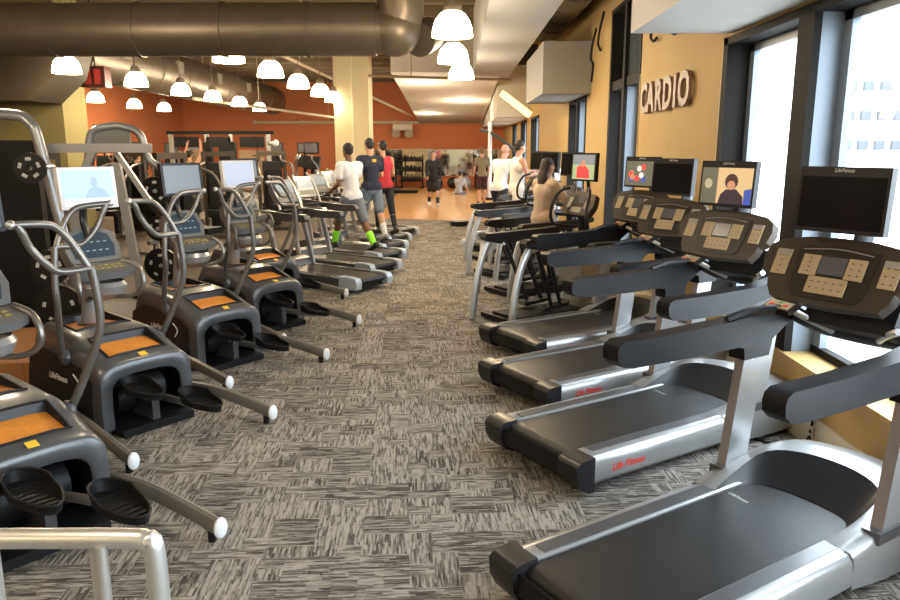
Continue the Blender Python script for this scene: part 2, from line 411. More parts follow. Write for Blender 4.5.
def television(root, loc, tilt, w, h, kind, case, logo=True, bezel=.016):
    """screen facing local -x"""
    tv = MB(); T = Matrix.Translation(Vector(loc)) @ Euler((0, R(tilt), 0)).to_matrix().to_4x4()
    tv.t(T); tv.box((.022, 0, 0), (.044, w, h), bev=.008); tv.box((.055, 0, 0), (.04, w*.6, h*.6), bev=.01)
    if logo: tv.m(1).text('LifeFitness', .024, plane_M((-.0012, 0, h/2-.016), (0, -1, 0), (0, 0, 1)), shear=.3)
    o = tv.build('television', [case, whitep], root)
    s, cols = pic_screen(kind, w-2*bezel, h-bezel*2-(.03 if logo else 0))
    s2 = s.build('screen', cols, o, fix=False)
    s2.matrix_local = T @ Matrix.Translation(Vector((-.0015, 0, -(.012 if logo else 0))))
    return o

# ------------------------------------------------------------------ right-hand treadmill
def make_treadmill(tvkind, label):
    t = thing('treadmill', label, 'treadmill', group='treadmills along the windows')
    MB().box((1.0, 0, .085), (1.86, .80, .07), bev=.01).build('underframe', black, t)
    b = MB(); b.prism([(.05, .10), (.025, .13), (.025, .17), (.05, .20), (.09, .208), (1.46, .208), (1.46, .12), (.09, .12)], 'y', -.285, .285)
    b.m(1).text('LifeFitness', .030, plane_M((1.22, .20, .2095), (-.1, -1, 0), (1, -.1, 0)), shear=.3)
    b.build('running_belt', [beltm, whitep], t, ang=50)
    for s in (1, -1):
        sec = [(.290, .19), (.290, .214), (.30, .220), (.385, .222), (.425, .214), (.447, .19), (.455, .14), (.452, .085), (.43, .06), (.30, .06)]
        r = MB(); r.prism([(y*s, z) for y, z in sec], 'x', .085, 1.42)
        r.m(1).box((.72, s*.342, .2225), (1.16, .075, .003))
        r.m(2).text('Life Fitness', .055, plane_M((.34, s*.4556, .135), (-s, 0, 0) if s > 0 else (1, 0, 0), (0, 0, 1)), ext=.0006, off=.001, shear=.35)
        r.build('side_rail', [silverp, gunm, redp], t)
        c = MB(); c.prism([(-.02, .205), (-.035, .19), (-.03, .12), (.0, .06), (.05, .03), (.09, .03), (.09, .222), (.0, .216)], 'y', s*.287 if s > 0 else -.462, .462 if s > 0 else -.287, bev=.012)
        c.build('end_cap', charc, t)
    MB().prism([(-.005, .185), (-.015, .10), (.03, .06), (.06, .06), (.03, .11), (.02, .17)], 'y', -.29, .29).build('rear_guard', black, t)
    # hood lofted through four U-shaped curves: belt opening, crest, outer edge, skirt
    def U(p): return [tuple(v) for v in catmull([(x, -y, z) for x, y, z in p] + [(x, y, z) for x, y, z in p[::-1]], 4)]
    I = U([(1.16, .289, .200), (1.32, .287, .204), (1.42, .24, .210), (1.46, .10, .212)])
    K = U([(1.16, .300, .222), (1.34, .330, .262), (1.56, .31, .325), (1.66, .13, .345)])
    O = U([(1.16, .435, .218), (1.50, .445, .275), (1.90, .40, .285), (2.02, .16, .285)])
    O2 = U([(1.16, .452, .19), (1.50, .465, .22), (1.93, .43, .22), (2.06, .18, .22)])
    S = U([(1.16, .455, .07), (1.50, .468, .04), (1.94, .44, .04), (2.07, .18, .04)])
    K2 = U([(1.16, .36, .226), (1.40, .385, .285), (1.68, .35, .335), (1.80, .14, .345)])
    h = MB(); h.loft([K, K2, O, O2, S]); h.build('motor_hood', silverp, t, ang=55)
    Md = U([(1.16, .293, .205), (1.325, .305, .222), (1.48, .28, .245), (1.54, .12, .258)])
    h = MB(); h.loft([I, Md, K]); h.build('hood_liner', charc, t, ang=55)
    for s in (1, -1):
        u = MB(); u.prism([(1.35, .27), (1.33, .22), (1.50, .22), (1.51, .28), (1.56, .60), (1.60, .90), (1.45, .93), (1.40, .60)], 'y', s*.425-.028, s*.425+.028, bev=.010)
        u.m(1); u.cyl((1.49, s*.40, .80), (1.49, s*.392, .80), .011, n=10); u.cyl((1.54, s*.40, .81), (1.54, s*.392, .81), .011, n=10)
        u.cyl((1.49, s*.45, .80), (1.49, s*.458, .80), .011, n=10)
        u.build('upright', [silverp, steel], t)
        f = MB(); f.box((1.43, s*.425, .245), (.24, .085, .05), bev=.015); f.build('upright_foot', gunm, t)
        a = MB(); a.prism([(.56, .965), (.565, .925), (.60, .895), (.66, .883), (1.05, .872), (1.36, .872), (1.40, .86), (1.41, .80), (1.60, .80), (1.62, .88), (1.74, .95), (1.82, 1.00), (1.82, 1.06), (1.70, 1.06), (1.50, 1.03), (1.30, 1.005), (.90, 1.00), (.60, 1.005), (.57, .99)], 'y', s*.43-.05, s*.43+.05, bev=.016)
        a.build('arm_rest', armm, t)
    c = MB(); c.tube([(1.80, -.42, 1.00), (1.78, -.2, .96), (1.78, .2, .96), (1.80, .42, 1.00)], .042, 10, flat=(1, 1.3)); c.build('crossbar', charc, t)
    n = MB(); n.box((1.72, 0, 1.06), (.10, .46, .18), rot=(0, 25, 0), bev=.03); n.build('console_neck', black, t)
    # console: plate tilted back, u = lateral (viewer's right = -y), v = up the plate
    Mc = plane_M((1.56, .05, 1.25), (0, -1, 0), (.45, 0, .89)) @ Matrix.Diagonal((1.06, .93, 1, 1))
    out = [(-.30, .155), (-.16, .178), (0, .185), (.16, .178), (.30, .155), (.355, .115), (.372, .05), (.355, -.02), (.31, -.055), (.30, -.10), (.265, -.155), (0, -.17), (-.265, -.155), (-.30, -.10), (-.31, -.055), (-.355, -.02), (-.372, .05), (-.355, .115)]
    k = MB(); k.t(Mc); k.prism(out, 'z', -.065, 0, bev=.018); k.m(1)
    k.prism([(-.2, .125), (0, .142), (.2, .125), (.18, -.10), (.15, -.135), (-.15, -.135), (-.18, -.10)], 'z', -.01, .006, bev=.004)
    k.m(2).tube([(-.17, .108, .007), (0, .124, .007), (.17, .108, .007)], .003, 6)
    co = k.build('console', [bronze, bronze2, greyk], t)
    MB().t(Mc).box((0, .035, .008), (.128, .092, .006), bev=.002).build('display', lcd, co)
    for (x, y, w, hh, m1, nr, nc) in ((-.112, .03, .085, .105, tan, 4, 1), (.112, .03, .085, .105, tan, 3, 2), (0, -.068, .19, .085, tan, 2, 5), (-.265, .03, .078, .135, tan, 4, 1), (.265, .03, .078, .135, tan, 3, 2)):
        q = MB(); q.t(Mc); q.box((x, y, .009 if abs(x) < .2 else .003), (w, hh, .008), bev=.003)
        if abs(x) > .2: q.m(2).box((x, y+hh/2-.018, .0085), (w*.98, .034, .003))
        q.m(1)
        for a in range(nr):
            for b2 in range(nc): q.box((x+(b2-(nc-1)/2)*w/(nc+.3), y+(a-(nr-1)/2)*hh/(nr+.6)-(.008 if abs(x) > .2 else 0), .0135 if abs(x) < .2 else .0075), (.010, .004, .002))
        q.build('keypad', [tan, bronze2, greyk], co)
    # control pad on the left arm with grip
    Mp = plane_M((1.60, .33, 1.055), (-.1, -1, 0), (.92, 0, .38))
    p = MB(); p.t(Mp); p.box((0, 0, 0), (.17, .11, .03), bev=.012); p.m(1).box((0, 0, .016), (.15, .09, .004), bev=.002)
    p.m(2)
    for (x, y) in ((0, .028), (-.045, -.02), (.045, -.02)): p.box((x, y, .019), (.03, .013, .003))
    p.m(3).box((0, .005, .019), (.03, .012, .003)); p.m(4).box((.0, -.028, .019), (.045, .014, .003))
    p.build('control_pad', [bronze2, tan, redp, mat('green_print', (.1, .35, .08), .5), bronze], t)
    g = MB(); g.tube([(1.30, .42, 1.0), (1.42, .38, 1.035), (1.55, .34, 1.04)], .026, 8, flat=(.8, 1.3)); g.build('pad_arm', charc, t)
    for s in (1, -1):
        g = MB(); g.tube([(1.62, s*.27, 1.035), (1.66, s*.20, 1.0), (1.74, s*.12, .95)], .017, 8); g.build('hand_grip', steel, t)
    w = MB(); w.tube([(1.86, .14, 1.06), (1.80, .05, .97), (1.84, -.1, .95), (1.90, -.2, 1.05)], .006, 6); w.build('wire', black, t)
    br = MB(); br.tube([(1.67, 0, 1.30), (1.72, 0, 1.40), (1.71, 0, 1.46), (1.67, 0, 1.54)], .024, 8, flat=(1, 2)); br.build('bracket', gunm, t)
    television(t, (1.59, .06, 1.575), 4, .46, .29, tvkind, charc)
    return t
RZ = R(33)
SP = [(.40, 2.36, 'off'), (.44, 3.88, 'man'), (.43, 5.08, 'off'), (.47, 6.26, 'crowd')]
LB = ['nearest right treadmill, at the lower right corner, black television on its console',
      'second treadmill from the camera, its television shows a seated dark-haired person',
      'third treadmill from the camera, black television in front of the yellow lettered pier',
      'fourth treadmill from the camera, television with a small colourful crowd picture, farthest of four']
for (x, y, k), lb in zip(SP, LB):
    t = make_treadmill(k, lb); t.location = (x-.016, y+.025, 0); t.rotation_euler.z = RZ; t.scale = (1, .89, 1)

# ------------------------------------------------------------------ elliptical trainers (left)
def make_elliptical(tvkind, case, label, w=.48, ped=((1, .50, .30), (-1, .27, .20))):
    t = thing('elliptical_trainer', label, 'elliptical trainer', group='elliptical trainers along the left of the aisle')
    # shell stations (x, half width, height)
    st = [(.585, .285, .435), (.60, .29, .45), (.66, .29, .468), (.68, .29, .473), (.92, .29, .555), (1.0, .285, .572), (1.05, .28, .575), (1.10, .28, .58), (1.46, .27, .60), (1.58, .24, .50), (1.68, .21, .38), (1.72, .19, .22)]
    def arch(x, hw, h, z0=.03, rc=.11):
        p = [(x, -hw, z0), (x, -hw*1.01, z0+(h-z0)*.35), (x, -hw*.99, h-rc)]
        for i in range(1, 6):
            a = math.pi/2*i/5; p.append((x, -hw+rc-rc*math.cos(a), h-rc+rc*math.sin(a)))
        for yy in (-.5, 0, .5): p.append((x, yy*(hw-rc)*1.2, h+.008))
        q = [(x, -y, z) for (x, y, z) in p[:8][::-1]]
        return p + q
    rows = [arch(*s_) for s_ in st]
    ins = arch(.60, .215, .355, .045, .09)
    cav = arch(1.02, .20, .34, .045, .09)
    TH = Matrix.Translation((.07, 0, 0)) @ Matrix.Diagonal((1, 1.12, 1.03, 1))
    h = MB().t(TH); top = lambda j: 7 <= j <= 10
    h.loft([ins, arch(.585, .225, .365, .04, .09)] + rows, skip=lambda i, j: top(j) and i-2 in (3, 7))
    h.build('housing', gunm, t, ang=60)
    cv = MB().t(TH); V = cv.loft([ins, cav]); cv._f(V[1]); cv.build('cavity', black, t)
    for k, (a, b2) in enumerate(((3, 4), (7, 8))):
        A, B = rows[a], rows[b2]; pn = MB().t(TH)
        ring_t = [A[7], A[8], A[9], A[10], A[11], B[11], B[10], B[9], B[8], B[7]]
        ring_b = [(x+(.01 if i < 5 else -.01), y*.95, z+(-.008 if i < 5 else -.05)) for i, (x, y, z) in enumerate(ring_t)]
        V = pn.loft([ring_t, ring_b], closed=True); pn.m(1)._f(V[1])
        pn.m(0).tube([(x, y, z+.002) for x, y, z in ring_t], .008, 6, closed=True, sub=1)
        pn.build('bottle_tray', [charc, tray], t)
    MB().box((.72, .0, .15), (.26, .05, .24), bev=.01).build('divider', gunm, t)
    for s in (1, -1):
        d = MB(); d.cyl((.86, s*.05, .20), (.86, s*.17, .20), .125, n=28); d.m(1).cyl((.86, s*.17, .20), (.86, s*.178, .20), .03, n=12); d.build('flywheel', [black, steel], t)
        pl = MB().t(TH); pl.prism([(.70, .10), (.69, .34), (.80, .41), (1.35, .46), (1.52, .38), (1.58, .18), (1.55, .05), (.75, .04)], 'y', s*.278 if s > 0 else -.296, .296 if s > 0 else -.278, bev=.006)
        pl.m(1).text('LifeFitness', .060, plane_M((1.12, s*.2972, .30), (-s, 0, 0), (0, 0, 1)), ext=.0005, shear=.3, off=.0008)
        pl.m(1).tube([(1.36 if s < 0 else .88, s*.2975, .25), (1.40 if s < 0 else .84, s*.2975, .31), (1.34 if s < 0 else .9, s*.2975, .36)], .005, 5)
        pl.build('side_panel', [charc, whitep], t)
        # rail
        r = MB(); r.tube([(1.25, s*.33, .10), (.95, s*.38, .12), (.6, s*.44, .135), (.3, s*(w-.01), .115), (.03, s*(w+.01), .085)], .038, 10, flat=(1.15, .75), up=(0, 0, 1)); r.build('rail', mat('rail_grey', (.20, .19, .17), .4, metal=.3), t)
        e = MB(); e.ball((.015, s*(w+.01), .085), (.020, .036, .052)); e.build('rail_end', whitem, t)
        fo = MB(); fo.cyl((.08, s*(w+.005), 0), (.08, s*(w+.005), .055), .02, n=10); fo.build('foot', black, t)
    MB().box((1.1, 0, .03), (1.1, .5, .05), bev=.01).build('base_frame', black, t)
    MB().t(TH).box((.628, 0, .470), (.045, .045, .004), rot=(0, -18, 0)).build('warning_label', yel, t)
    # pedals: left (near, +y) forward and high, right (far) back and low
    for s, px, pz in ped:
        pd = MB(); o2 = []
        for i in range(20):
            a = 2*math.pi*i/20; wx = .19*math.cos(a); wy = (.082 + .014*math.cos(a))*math.sin(a)
            o2.append((px+wx, s*.13+wy))
        low = [(x, y, pz+.05*(x-px)) for x, y in o2]; rim = [(px+(x-px)*1.05, s*.13+(y-s*.13)*1.08, pz+.05*(x-px)+(.055 if x > px else .03)) for x, y in o2]
        V = pd.loft([low, rim], closed=True); pd._f(V[0]); pd.tube(rim, .006, 6, closed=True, sub=1)
        base = [(x, y, z-.012) for x, y, z in low]; V = pd.loft([base, low], closed=True); pd._f(V[0])
        for q in range(7): pd.box((px-.12+q*.04, s*.13, pz+.003+.05*(-.12+q*.04)), (.008, .10, .004))
        pd.build('pedal', black, t)
        ar = MB(); ar.tube([(px-.02, s*.13, pz-.03), (px+.2, s*.13, pz-.04), (.86, s*.125, .20+(.06 if s > 0 else -.06))], .02, 8, flat=(1.4, .8), up=(0, 0, 1))
        ar.build('pedal_arm', steel if s < 0 else gunm, t)
    # moving arms
    for s, x0 in ((1, .80), (-1, .88)):
        y0 = s*.44; zj = 1.22; a = MB(); xb = 1.05
        a.tube([(xb, s*.34, .47), (xb-.06, s*.38, .60), (x0+.02, y0+s*.01, .86), (x0, y0+s*.02, 1.0), (x0, y0, zj)], .021, 10)
        L1 = [(x0, y0, zj), (x0, y0-s*.15, zj), (x0-.01, y0-s*.22, zj+.05), (x0-.01, y0-s*.28, zj+.13), (x0-.02, y0-s*.31, zj+.20), (x0-.02, y0-s*.33, zj+.235)]
        L2 = [(x0, y0, zj-.02), (x0+.02, y0-s*.075, zj+.13), (x0+.02, y0-s*.15, zj+.215), (x0, y0-s*.24, zj+.235), (x0-.02, y0-s*.345, zj+.24)]
        a.tube(L1, .018, 10); a.tube(L2, .018, 10); a.m(1).ball((x0-.02, y0-s*.355, zj+.241), (.022, .022, .022)); a.m(2)
        a.ball((xb, s*.33, .47), (.055, .04, .055))
        a.build('moving_arm', [tubem, steel, gunm], t)
    m = MB(); m.tube([(1.38, 0, .54), (1.34, 0, .75), (1.30, 0, .98)], .055, 12, flat=(1, .8), sub=4); m.m(1).ball((1.38, 0, .56), (.11, .09, .04)); m.build('mast', [silverp, charc], t)
    # console
    Mc = plane_M((1.20, 0, 1.10), (0, -1, 0), (.42, 0, .90))
    k = MB(); k.t(Mc)
    k.prism([(-.17, -.06), (-.19, .05), (-.16, .15), (-.08, .185), (.08, .185), (.16, .15), (.19, .05), (.17, -.06)], 'z', -.09, 0, bev=.014)
    k.m(1).prism([(-.135, -.03), (-.15, .05), (-.125, .13), (-.06, .155), (.06, .155), (.125, .13), (.15, .05), (.135, -.03)], 'z', -.002, .004)
    k.m(2)
    for q in range(10): k.box((-.09+.045*(q % 5), .02+.06*(q//5), .0055), (.022, .008, .002))
    co = k.build('console', [mat('console_grey', (.15, .15, .15), .4, metal=.2), mat('console_blue', (.03, .055, .085), .25), mat('led_pale', (.3, .42, .45), .4)], t)
    Mk = plane_M((1.10, 0, 1.02), (0, -1, 0), (.95, 0, .30))
    k = MB(); k.t(Mk); k.prism([(-.18, .07), (-.2, -.05), (-.12, -.10), (.12, -.10), (.2, -.05), (.18, .07)], 'z', -.05, 0, bev=.012); k.m(1)
    for q in range(12): k.box((-.11+.044*(q % 6), -.03+.04*(q//6), .003), (.026, .014, .004))
    k.build('keypad', [mat('console_grey', (.2, .2, .2)), mat('key_yellow', (.45, .35, .08), .5)], co)
    c2 = MB(); c2.lathe([(.13, .06), (.15, .03), (.13, -.02), (.06, -.06), (.0, -.06)], (1.12, 0, .86), 20); c2.build('cup_dish', silverp, t)
    for s in (1, -1):
        g = MB(); g.tube([(1.16, s*.17, 1.04), (1.04, s*.21, 1.0), (1.00, s*.22, .88), (1.08, s*.17, .80), (1.2, s*.05, .80)], .017, 8); g.build('fixed_grip', tubem, t)
    br = MB(); br.tube([(1.26, 0, 1.2), (1.31, 0, 1.32), (1.28, 0, 1.45)], .022, 8, flat=(1, 2)); br.build('bracket', charc, t)
    television(t, (1.20, 0, 1.54), 6, .385, .275, tvkind, case, logo=False, bezel=.022)
    return t
EZ = R(143)
ell_sp = [(-1.37, 2.72, 'grey', charc, 'elliptical trainer cut by the left edge, nearest the camera above the steel railing'),
          (-1.50, 4.24, 'news', whitem, 'elliptical trainer with white-framed television showing a pale blue news picture'),
          (-1.39, 5.66, 'grey', charc, 'third elliptical trainer from the camera, dark-framed television switched to plain grey'),
          (-1.28, 6.95, 'pale', whitem, 'fourth elliptical trainer from the camera, pale lit television in a light frame'),
          (-1.62, 8.38, 'grey', charc, 'farthest elliptical trainer of the row, next to the left treadmills')]
for x, y, k, cs, lb in ell_sp:
    t = make_elliptical(k, cs, lb, ped=((1, .40, .37), (-1, .20, .28)) if y < 3 else ((1, .50, .30), (-1, .27, .20))); t.location = (x, y, 0); t.rotation_euler.z = EZ

# ------------------------------------------------------------------ left treadmills
capb = mat('pale_blue_cap', (.42, .48, .56), .3, metal=.2)
def make_left_treadmill(label, cat='treadmill'):
    t = thing('treadmill', label, cat, group='treadmills with silver consoles along the left aisle')
    MB().box((.95, 0, .08), (1.75, .58, .08), bev=.01).build('underframe', black, t)
    MB().prism([(.03, .11), (.01, .14), (.03, .175), (.07, .185), (1.4, .195), (1.4, .13), (.07, .12)], 'y', -.25, .25).build('running_belt', beltm, t)
    for s in (1, -1):
        r = MB(); r.prism([(s*.255, .10), (s*.255, .20), (s*.31, .205), (s*.345, .18), (s*.345, .07), (s*.30, .05)], 'x', .16, 1.5); r.build('side_rail', gunm, t)
        e = MB(); e.prism([(-.02, .06), (-.03, .14), (.0, .195), (.10, .208), (.28, .208), (.28, .07), (.1, .05)], 'y', s*.30-.05, s*.30+.05, bev=.015); e.build('end_cap', capb, t)
        u = MB(); u.tube([(1.42, s*.33, .15), (1.50, s*.32, .5), (1.62, s*.30, .98)], .035, 10, flat=(1.3, .7), up=(1, 0, 0)); u.build('upright', silverp, t)
        a = MB(); a.prism([(.82, .90), (.84, .86), (1.2, .85), (1.62, .88), (1.66, .98), (1.2, .955), (.86, .955)], 'y', s*.33-.04, s*.33+.04, bev=.014); a.build('arm_rest', gunm, t)
        c = MB(); c.tube([(1.48, s*.2, .98), (1.56, s*.19, 1.18), (1.70, s*.16, 1.40)], .022, 8, flat=(1, 1.2)); c.build('console_strut', steel, t)
    MB().prism([(1.4, .19), (1.46, .28), (1.62, .30), (1.82, .26), (1.86, .06), (1.40, .06)], 'y', -.33, .33, bev=.03).build('motor_hood', gunm, t)
    Mc = plane_M((1.58, 0, 1.22), (0, -1, 0), (.42, 0, .9))
    k = MB(); k.t(Mc); k.prism([(-.21, -.16), (-.23, 0), (-.18, .17), (.18, .17), (.23, 0), (.21, -.16)], 'z', -.06, 0, bev=.014)
    k.m(1).prism([(-.15, -.02), (-.15, .08), (-.12, .135), (.12, .135), (.15, .08), (.15, -.02)], 'z', -.001, .005)
    k.m(2).prism([(-.15, -.12), (-.15, -.05), (.15, -.05), (.15, -.12)], 'z', -.001, .005)
    k.build('console', [silverp, mat('lcd_pale', (.35, .42, .48), .3, emit=.15), greyk], t)
    MB().tube([(1.5, -.3, .93), (1.42, -.15, .97), (1.42, .15, .97), (1.5, .3, .93)], .022, 8).build('handlebar', charc, t)
    return t
lt = make_left_treadmill('empty silver treadmill next to the farthest elliptical trainer, first of the left treadmills')
LZ = R(145); lsp = [(-1.07, 9.35), (-1.02, 10.5), (-1.03, 11.65), (-1.07, 12.75), (-1.08, 13.9), (-1.0, 15.05)]
lt.location = (*lsp[0], 0); lt.rotation_euler.z = LZ
lls = [None, 'empty treadmill just in front of the runner in neon green socks', 'treadmill under the runner in neon green socks',
       'treadmill under the runner in the navy shirt', 'treadmill under the runner in the red shirt', 'last left treadmill before the wooden court floor']
for p, l in list(zip(lsp, lls))[1:]: dup(lt, (*p, 0), LZ, l)
for p, l in (((.28, 12.95), 'right-side treadmill under the dark-haired runner in the white vest'), ((.55, 14.2), 'right-side treadmill under the bald runner in white')):
    dup(lt, (*p, 0), RZ, l, 'treadmills farther back by the right wall')

# ------------------------------------------------------------------ stair climbers (right, behind the treadmills)
def make_climber(tvkind, label):
    t = thing('stair_climber', label, 'stair climber', group='stair climbers with silver rear legs')
    MB().box((.75, 0, .06), (1.2, .42, .08), bev=.02).build('base_frame', black, t)
    MB().box((.15, 0, .045), (.10, .72, .05), bev=.015).build('cross_foot', black, t)
    for s in (1, -1):
        l = MB(); l.tube([(-.02, s*.34, .01), (.02, s*.34, .35), (.10, s*.34, .65), (.22, s*.34, .87)], .045, 10, flat=(1, .5), up=(1, 0, 0)); l.build('leg', steel, t)
        h = MB(); h.prism([(.10, .88), (.12, .84), (.30, .80), (.9, .82), (1.25, .90), (1.25, .95), (.9, .93), (.14, .915)], 'y', s*.34-.045, s*.34+.045, bev=.012); h.build('handrail', charc, t)
        for q, dx in ((0, 0), (1, .16)):
            b2 = MB(); b2.tube([(.34+dx, s*(.27-.05*q), .82), (.50+dx, s*(.24-.05*q), .45), (.62+dx, s*(.2-.05*q), .14)], .021, 8); b2.m(1).ball((.34+dx, s*(.27-.05*q), .80), .022, 10, 6); b2.build('lever', [black, steel], t)
        p = MB(); p.prism([(.48, .15), (.52, .13), (.82, .16), (.84, .22), (.80, .19), (.5, .17)], 'y', s*.16-.07, s*.16+.07, bev=.006); p.build('pedal', black, t)
    c = MB(); c.tube([(1.28, 0, .05), (1.22, 0, .6), (1.18, 0, 1.12)], .05, 10); c.m(1).box((1.2, 0, .35), (.26, .30, .5), bev=.06); c.build('column', [charc, silverp], t)
    Mc = plane_M((1.12, 0, 1.20), (0, -1, 0), (.5, 0, .86))
    k = MB(); k.t(Mc); k.prism([(-.2, -.12), (-.24, 0), (-.2, .13), (0, .16), (.2, .13), (.24, 0), (.2, -.12)], 'z', -.07, 0, bev=.014)
    k.m(1).box((0, .05, .002), (.16, .08, .006)); k.m(2).box((-.13, .02, .002), (.06, .12, .006)); k.box((.13, .02, .002), (.06, .12, .006)); k.box((0, -.06, .002), (.16, .06, .006))
    k.build('console', [bronze, lcd, greyk], t)
    for s in (1, -1):
        g = MB(); g.tube([(1.2, s*.10, .95), (1.02, s*.27, .98), (.98, s*.28, 1.15), (1.06, s*.24, 1.33), (1.14, s*.14, 1.38)], .018, 8); g.build('grip_bar', charc, t)
    br = MB(); br.tube([(1.18, 0, 1.2), (1.26, 0, 1.35), (1.24, 0, 1.5)], .02, 8); br.build('bracket', charc, t)
    television(t, (1.18, 0, 1.60), 3, .38, .30, tvkind, black, logo=False, bezel=.02)
    return t
cl0 = make_climber('red', 'nearest stair climber of the right row, its television shows a red picture')
cl0.location = (.37, 7.45, 0); cl0.rotation_euler.z = RZ
cl1 = make_climber('off', 'stair climber under the long-haired woman'); cl1.location = (.46, 8.95, 0); cl1.rotation_euler.z = RZ
dup(cl1, (.36, 10.35, 0), RZ, 'third stair climber of the right row, just beyond the long-haired woman')
dup(cl1, (.34, 11.75, 0), RZ, 'farthest stair climber of the right row, before the bald runner')

# ------------------------------------------------------------------ CARDIO letters
sg = thing('wall_sign', 'raised bronze CARDIO letters on the mustard pier', 'sign', (XW, 7.9, 0))
for i, ch in enumerate('CARDIO'):
    yy = (.93, .63, .30, -.04, -.31, -.60)[i]
    L_ = MB(); L_.text(ch, .44, plane_M((-.04, yy, 2.34), (0, -1, 0), (0, 0, 1)), ext=.018, off=.016)
    L_.build('letter', mat('letter_bronze', (.24, .16, .095), .5), sg, ang=30)
# hooks / dark cable loops above the sign
for (y, z) in ((8.6, 3.02), (7.8, 2.98)):
    w = MB(); w.tube([(0, 0, .14), (-.05, .03, .0), (-.04, -.06, -.07), (-.03, -.16, -.05)], .016, 7); tag(w.build('cable_loop', black, None, (XW-.01, y, z)), 'dark looped cable end on the pier, ' + ('left of the two above the raised letters' if y > 8 else 'right of the two above the raised letters'), 'cable', 'cable loops above the sign')
for (y, z, l) in ((12.3, 3.2, 'long black cable hanging down the pier beyond the windows'), (11.7, 3.35, 'short black cable curl on the pier beyond the windows')):
    w = MB(); w.tube([(0, 0, .45), (-.04, .08, .2), (-.05, .12, .0), (-.03, .0, -.1), (-.03, .1, -.35 if l[0] == 'l' else -.08)], .018, 7); tag(w.build('hanging_cable', black, None, (XW-.01, y, z)), l, 'cable')

# ------------------------------------------------------------------ pendant lamps
def make_lamp():
    t = thing('pendant_lamp', '', 'pendant lamp', (0, 0, 3.1), 0, 'dome pendant lamps under the ceiling')
    g = MB(); pr = [(.245, 0), (.245, .02), (.235, .10), (.205, .19), (.15, .26), (.09, .30)]
    g.lathe(pr, n=24); g.lathe([(r-.006, z) for r, z in pr[::-1]], n=24)
    g.build('lamp_shade', mat('prismatic_shade', (.9, .75, .5), .4, emit=13, ecol=(1.0, .82, .55)), t, fix=False)
    MB().lathe([(.0, .27), (.11, .27), (.11, .34), (.07, .42), (.0, .42)], n=16).build('ballast_housing', mat('lamp_cap', (.25, .2, .14), .5), t)
    MB().ball((0, 0, .13), (.06, .06, .10)).build('bulb', mat('bulb_glow', (1, .9, .7), .4, emit=30, ecol=(1, .86, .6)), t)
    MB().cyl((0, 0, .42), (0, 0, 5.16-3.1), .012, n=6).build('stem', mat('lamp_cap', (.25, .2, .14)), t)
    return t
def lamp_or_fill_light(x, y):
    d = bpy.data.lights.new('lamp_or_fill_light', 'POINT'); d.energy = LAMP_W; d.color = (1, .82, .58); d.shadow_soft_size = .2
    o = bpy.data.objects.new('lamp_or_fill_light', d); C.objects.link(o); o.location = (x, y, 3.02)
L0 = make_lamp()
lamps = [(65, 73), (94, 102), (135, 86), (133, 108), (163, 111), (180, 95), (212, 101), (228, 62), (239, 106), (259, 111), (270, 77), (298, 88), (320, 96), (333, 102), (452, 37), (453, 63), (461, 79)]
names = ['bright dome lamp at the far left, near the yellow-green column', 'dome lamp hanging right below the dark red box', 'dome lamp left of the left duct grilles, higher of a stacked pair',
         'small dome lamp below another one, left of the row against the orange wall', 'small farthest-looking dome lamp low against the orange wall, left group', 'dome lamp between the left duct vents, fifth in size', 'dome lamp to the right of the duct grille, mid distance',
         'dome lamp whose top hides behind the big horizontal duct', 'small dome lamp low against the orange wall, left of the smallest right one', 'smallest low dome lamp against the orange wall, right of its neighbour', 'large dome lamp under the horizontal duct, left of the yellow column',
         'dimmer dome lamp beside the large one, left of the yellow column', 'dome lamp just left of the yellow column', 'dome lamp half hidden beside the yellow column', 'largest dome lamp at the top centre, beside the white duct box', 'second dome lamp at the top centre, below the largest', 'lowest dome lamp at the top centre, glowing against the bulkhead']
first = True
for (px, py), nm in zip(lamps, names):
    a = math.atan((300-py)/740) - R(11.6); D = 1.3/math.tan(a); ax = D*math.cos(R(11.6)) - 1.3*math.sin(R(11.6))
    X = (px-457)/740*ax
    D = min(D, 33)
    if first: o = L0; o.location = (X, D, 3.1); o['label'] = nm; first = False
    else: o = dup(L0, (X, D, 3.1), 0, nm)
    lamp_or_fill_light(X, D)
for (x, y) in ((-4.5, 3), (-1.6, 1.0), (-4.8, 8), (-1.2, 5.5), (-4, -2), (-8, -1), (-1.0, 22), (.2, 26.5), (-1.2, 31), (-4, 30), (-7, 28)): lamp_or_fill_light(x, y)  # lights without fixtures; those over the far court are added to brighten the bulkhead

# ------------------------------------------------------------------ ducts and pipes
d = thing('air_duct', 'big round dark duct crossing the room at the top, elbow at its right end', 'duct', (0, 11.0, 3.44))
def ribbed(mb, p0, p1, r, step=1.2):
    p0, p1 = Vector(p0), Vector(p1); mb.cyl(p0, p1, r, n=32); n = int((p1-p0).length/step); u = (p1-p0).normalized()
    for i in range(1, n+1): q = p0+u*(i*step); mb.cyl(q-u*.025, q+u*.025, r+.018, n=32)
mb = MB(); ribbed(mb, (-12.9, 0, 0), (-1.15, 0, 0), .36); mb.build('duct_run', ductm, d)
for xx in (-9, -5.5, -2.2): MB().cyl((xx, 0, .34), (xx, 0, 5.16-3.44), .015, n=6).build('hanger', pipew, d)
mb = MB(); mb.tube([(-1.2, 0, 0), (-.95, 0, .02), (-.8, -.05, .25), (-.82, -.1, .6), (-.82, -.1, 1.6)], .33, 24, sub=6); mb.ball((-.88, 0, .0), (.37, .38, .37), 24, 14); mb.build('elbow', ductm, d)
mb = MB(); mb.cyl((-.55, .15, -.12), (-.42, .55, .02), .24, .24, n=24); mb.build('branch_collar', mat('duct_dark', (.12, .10, .075), .5, metal=.5), d)
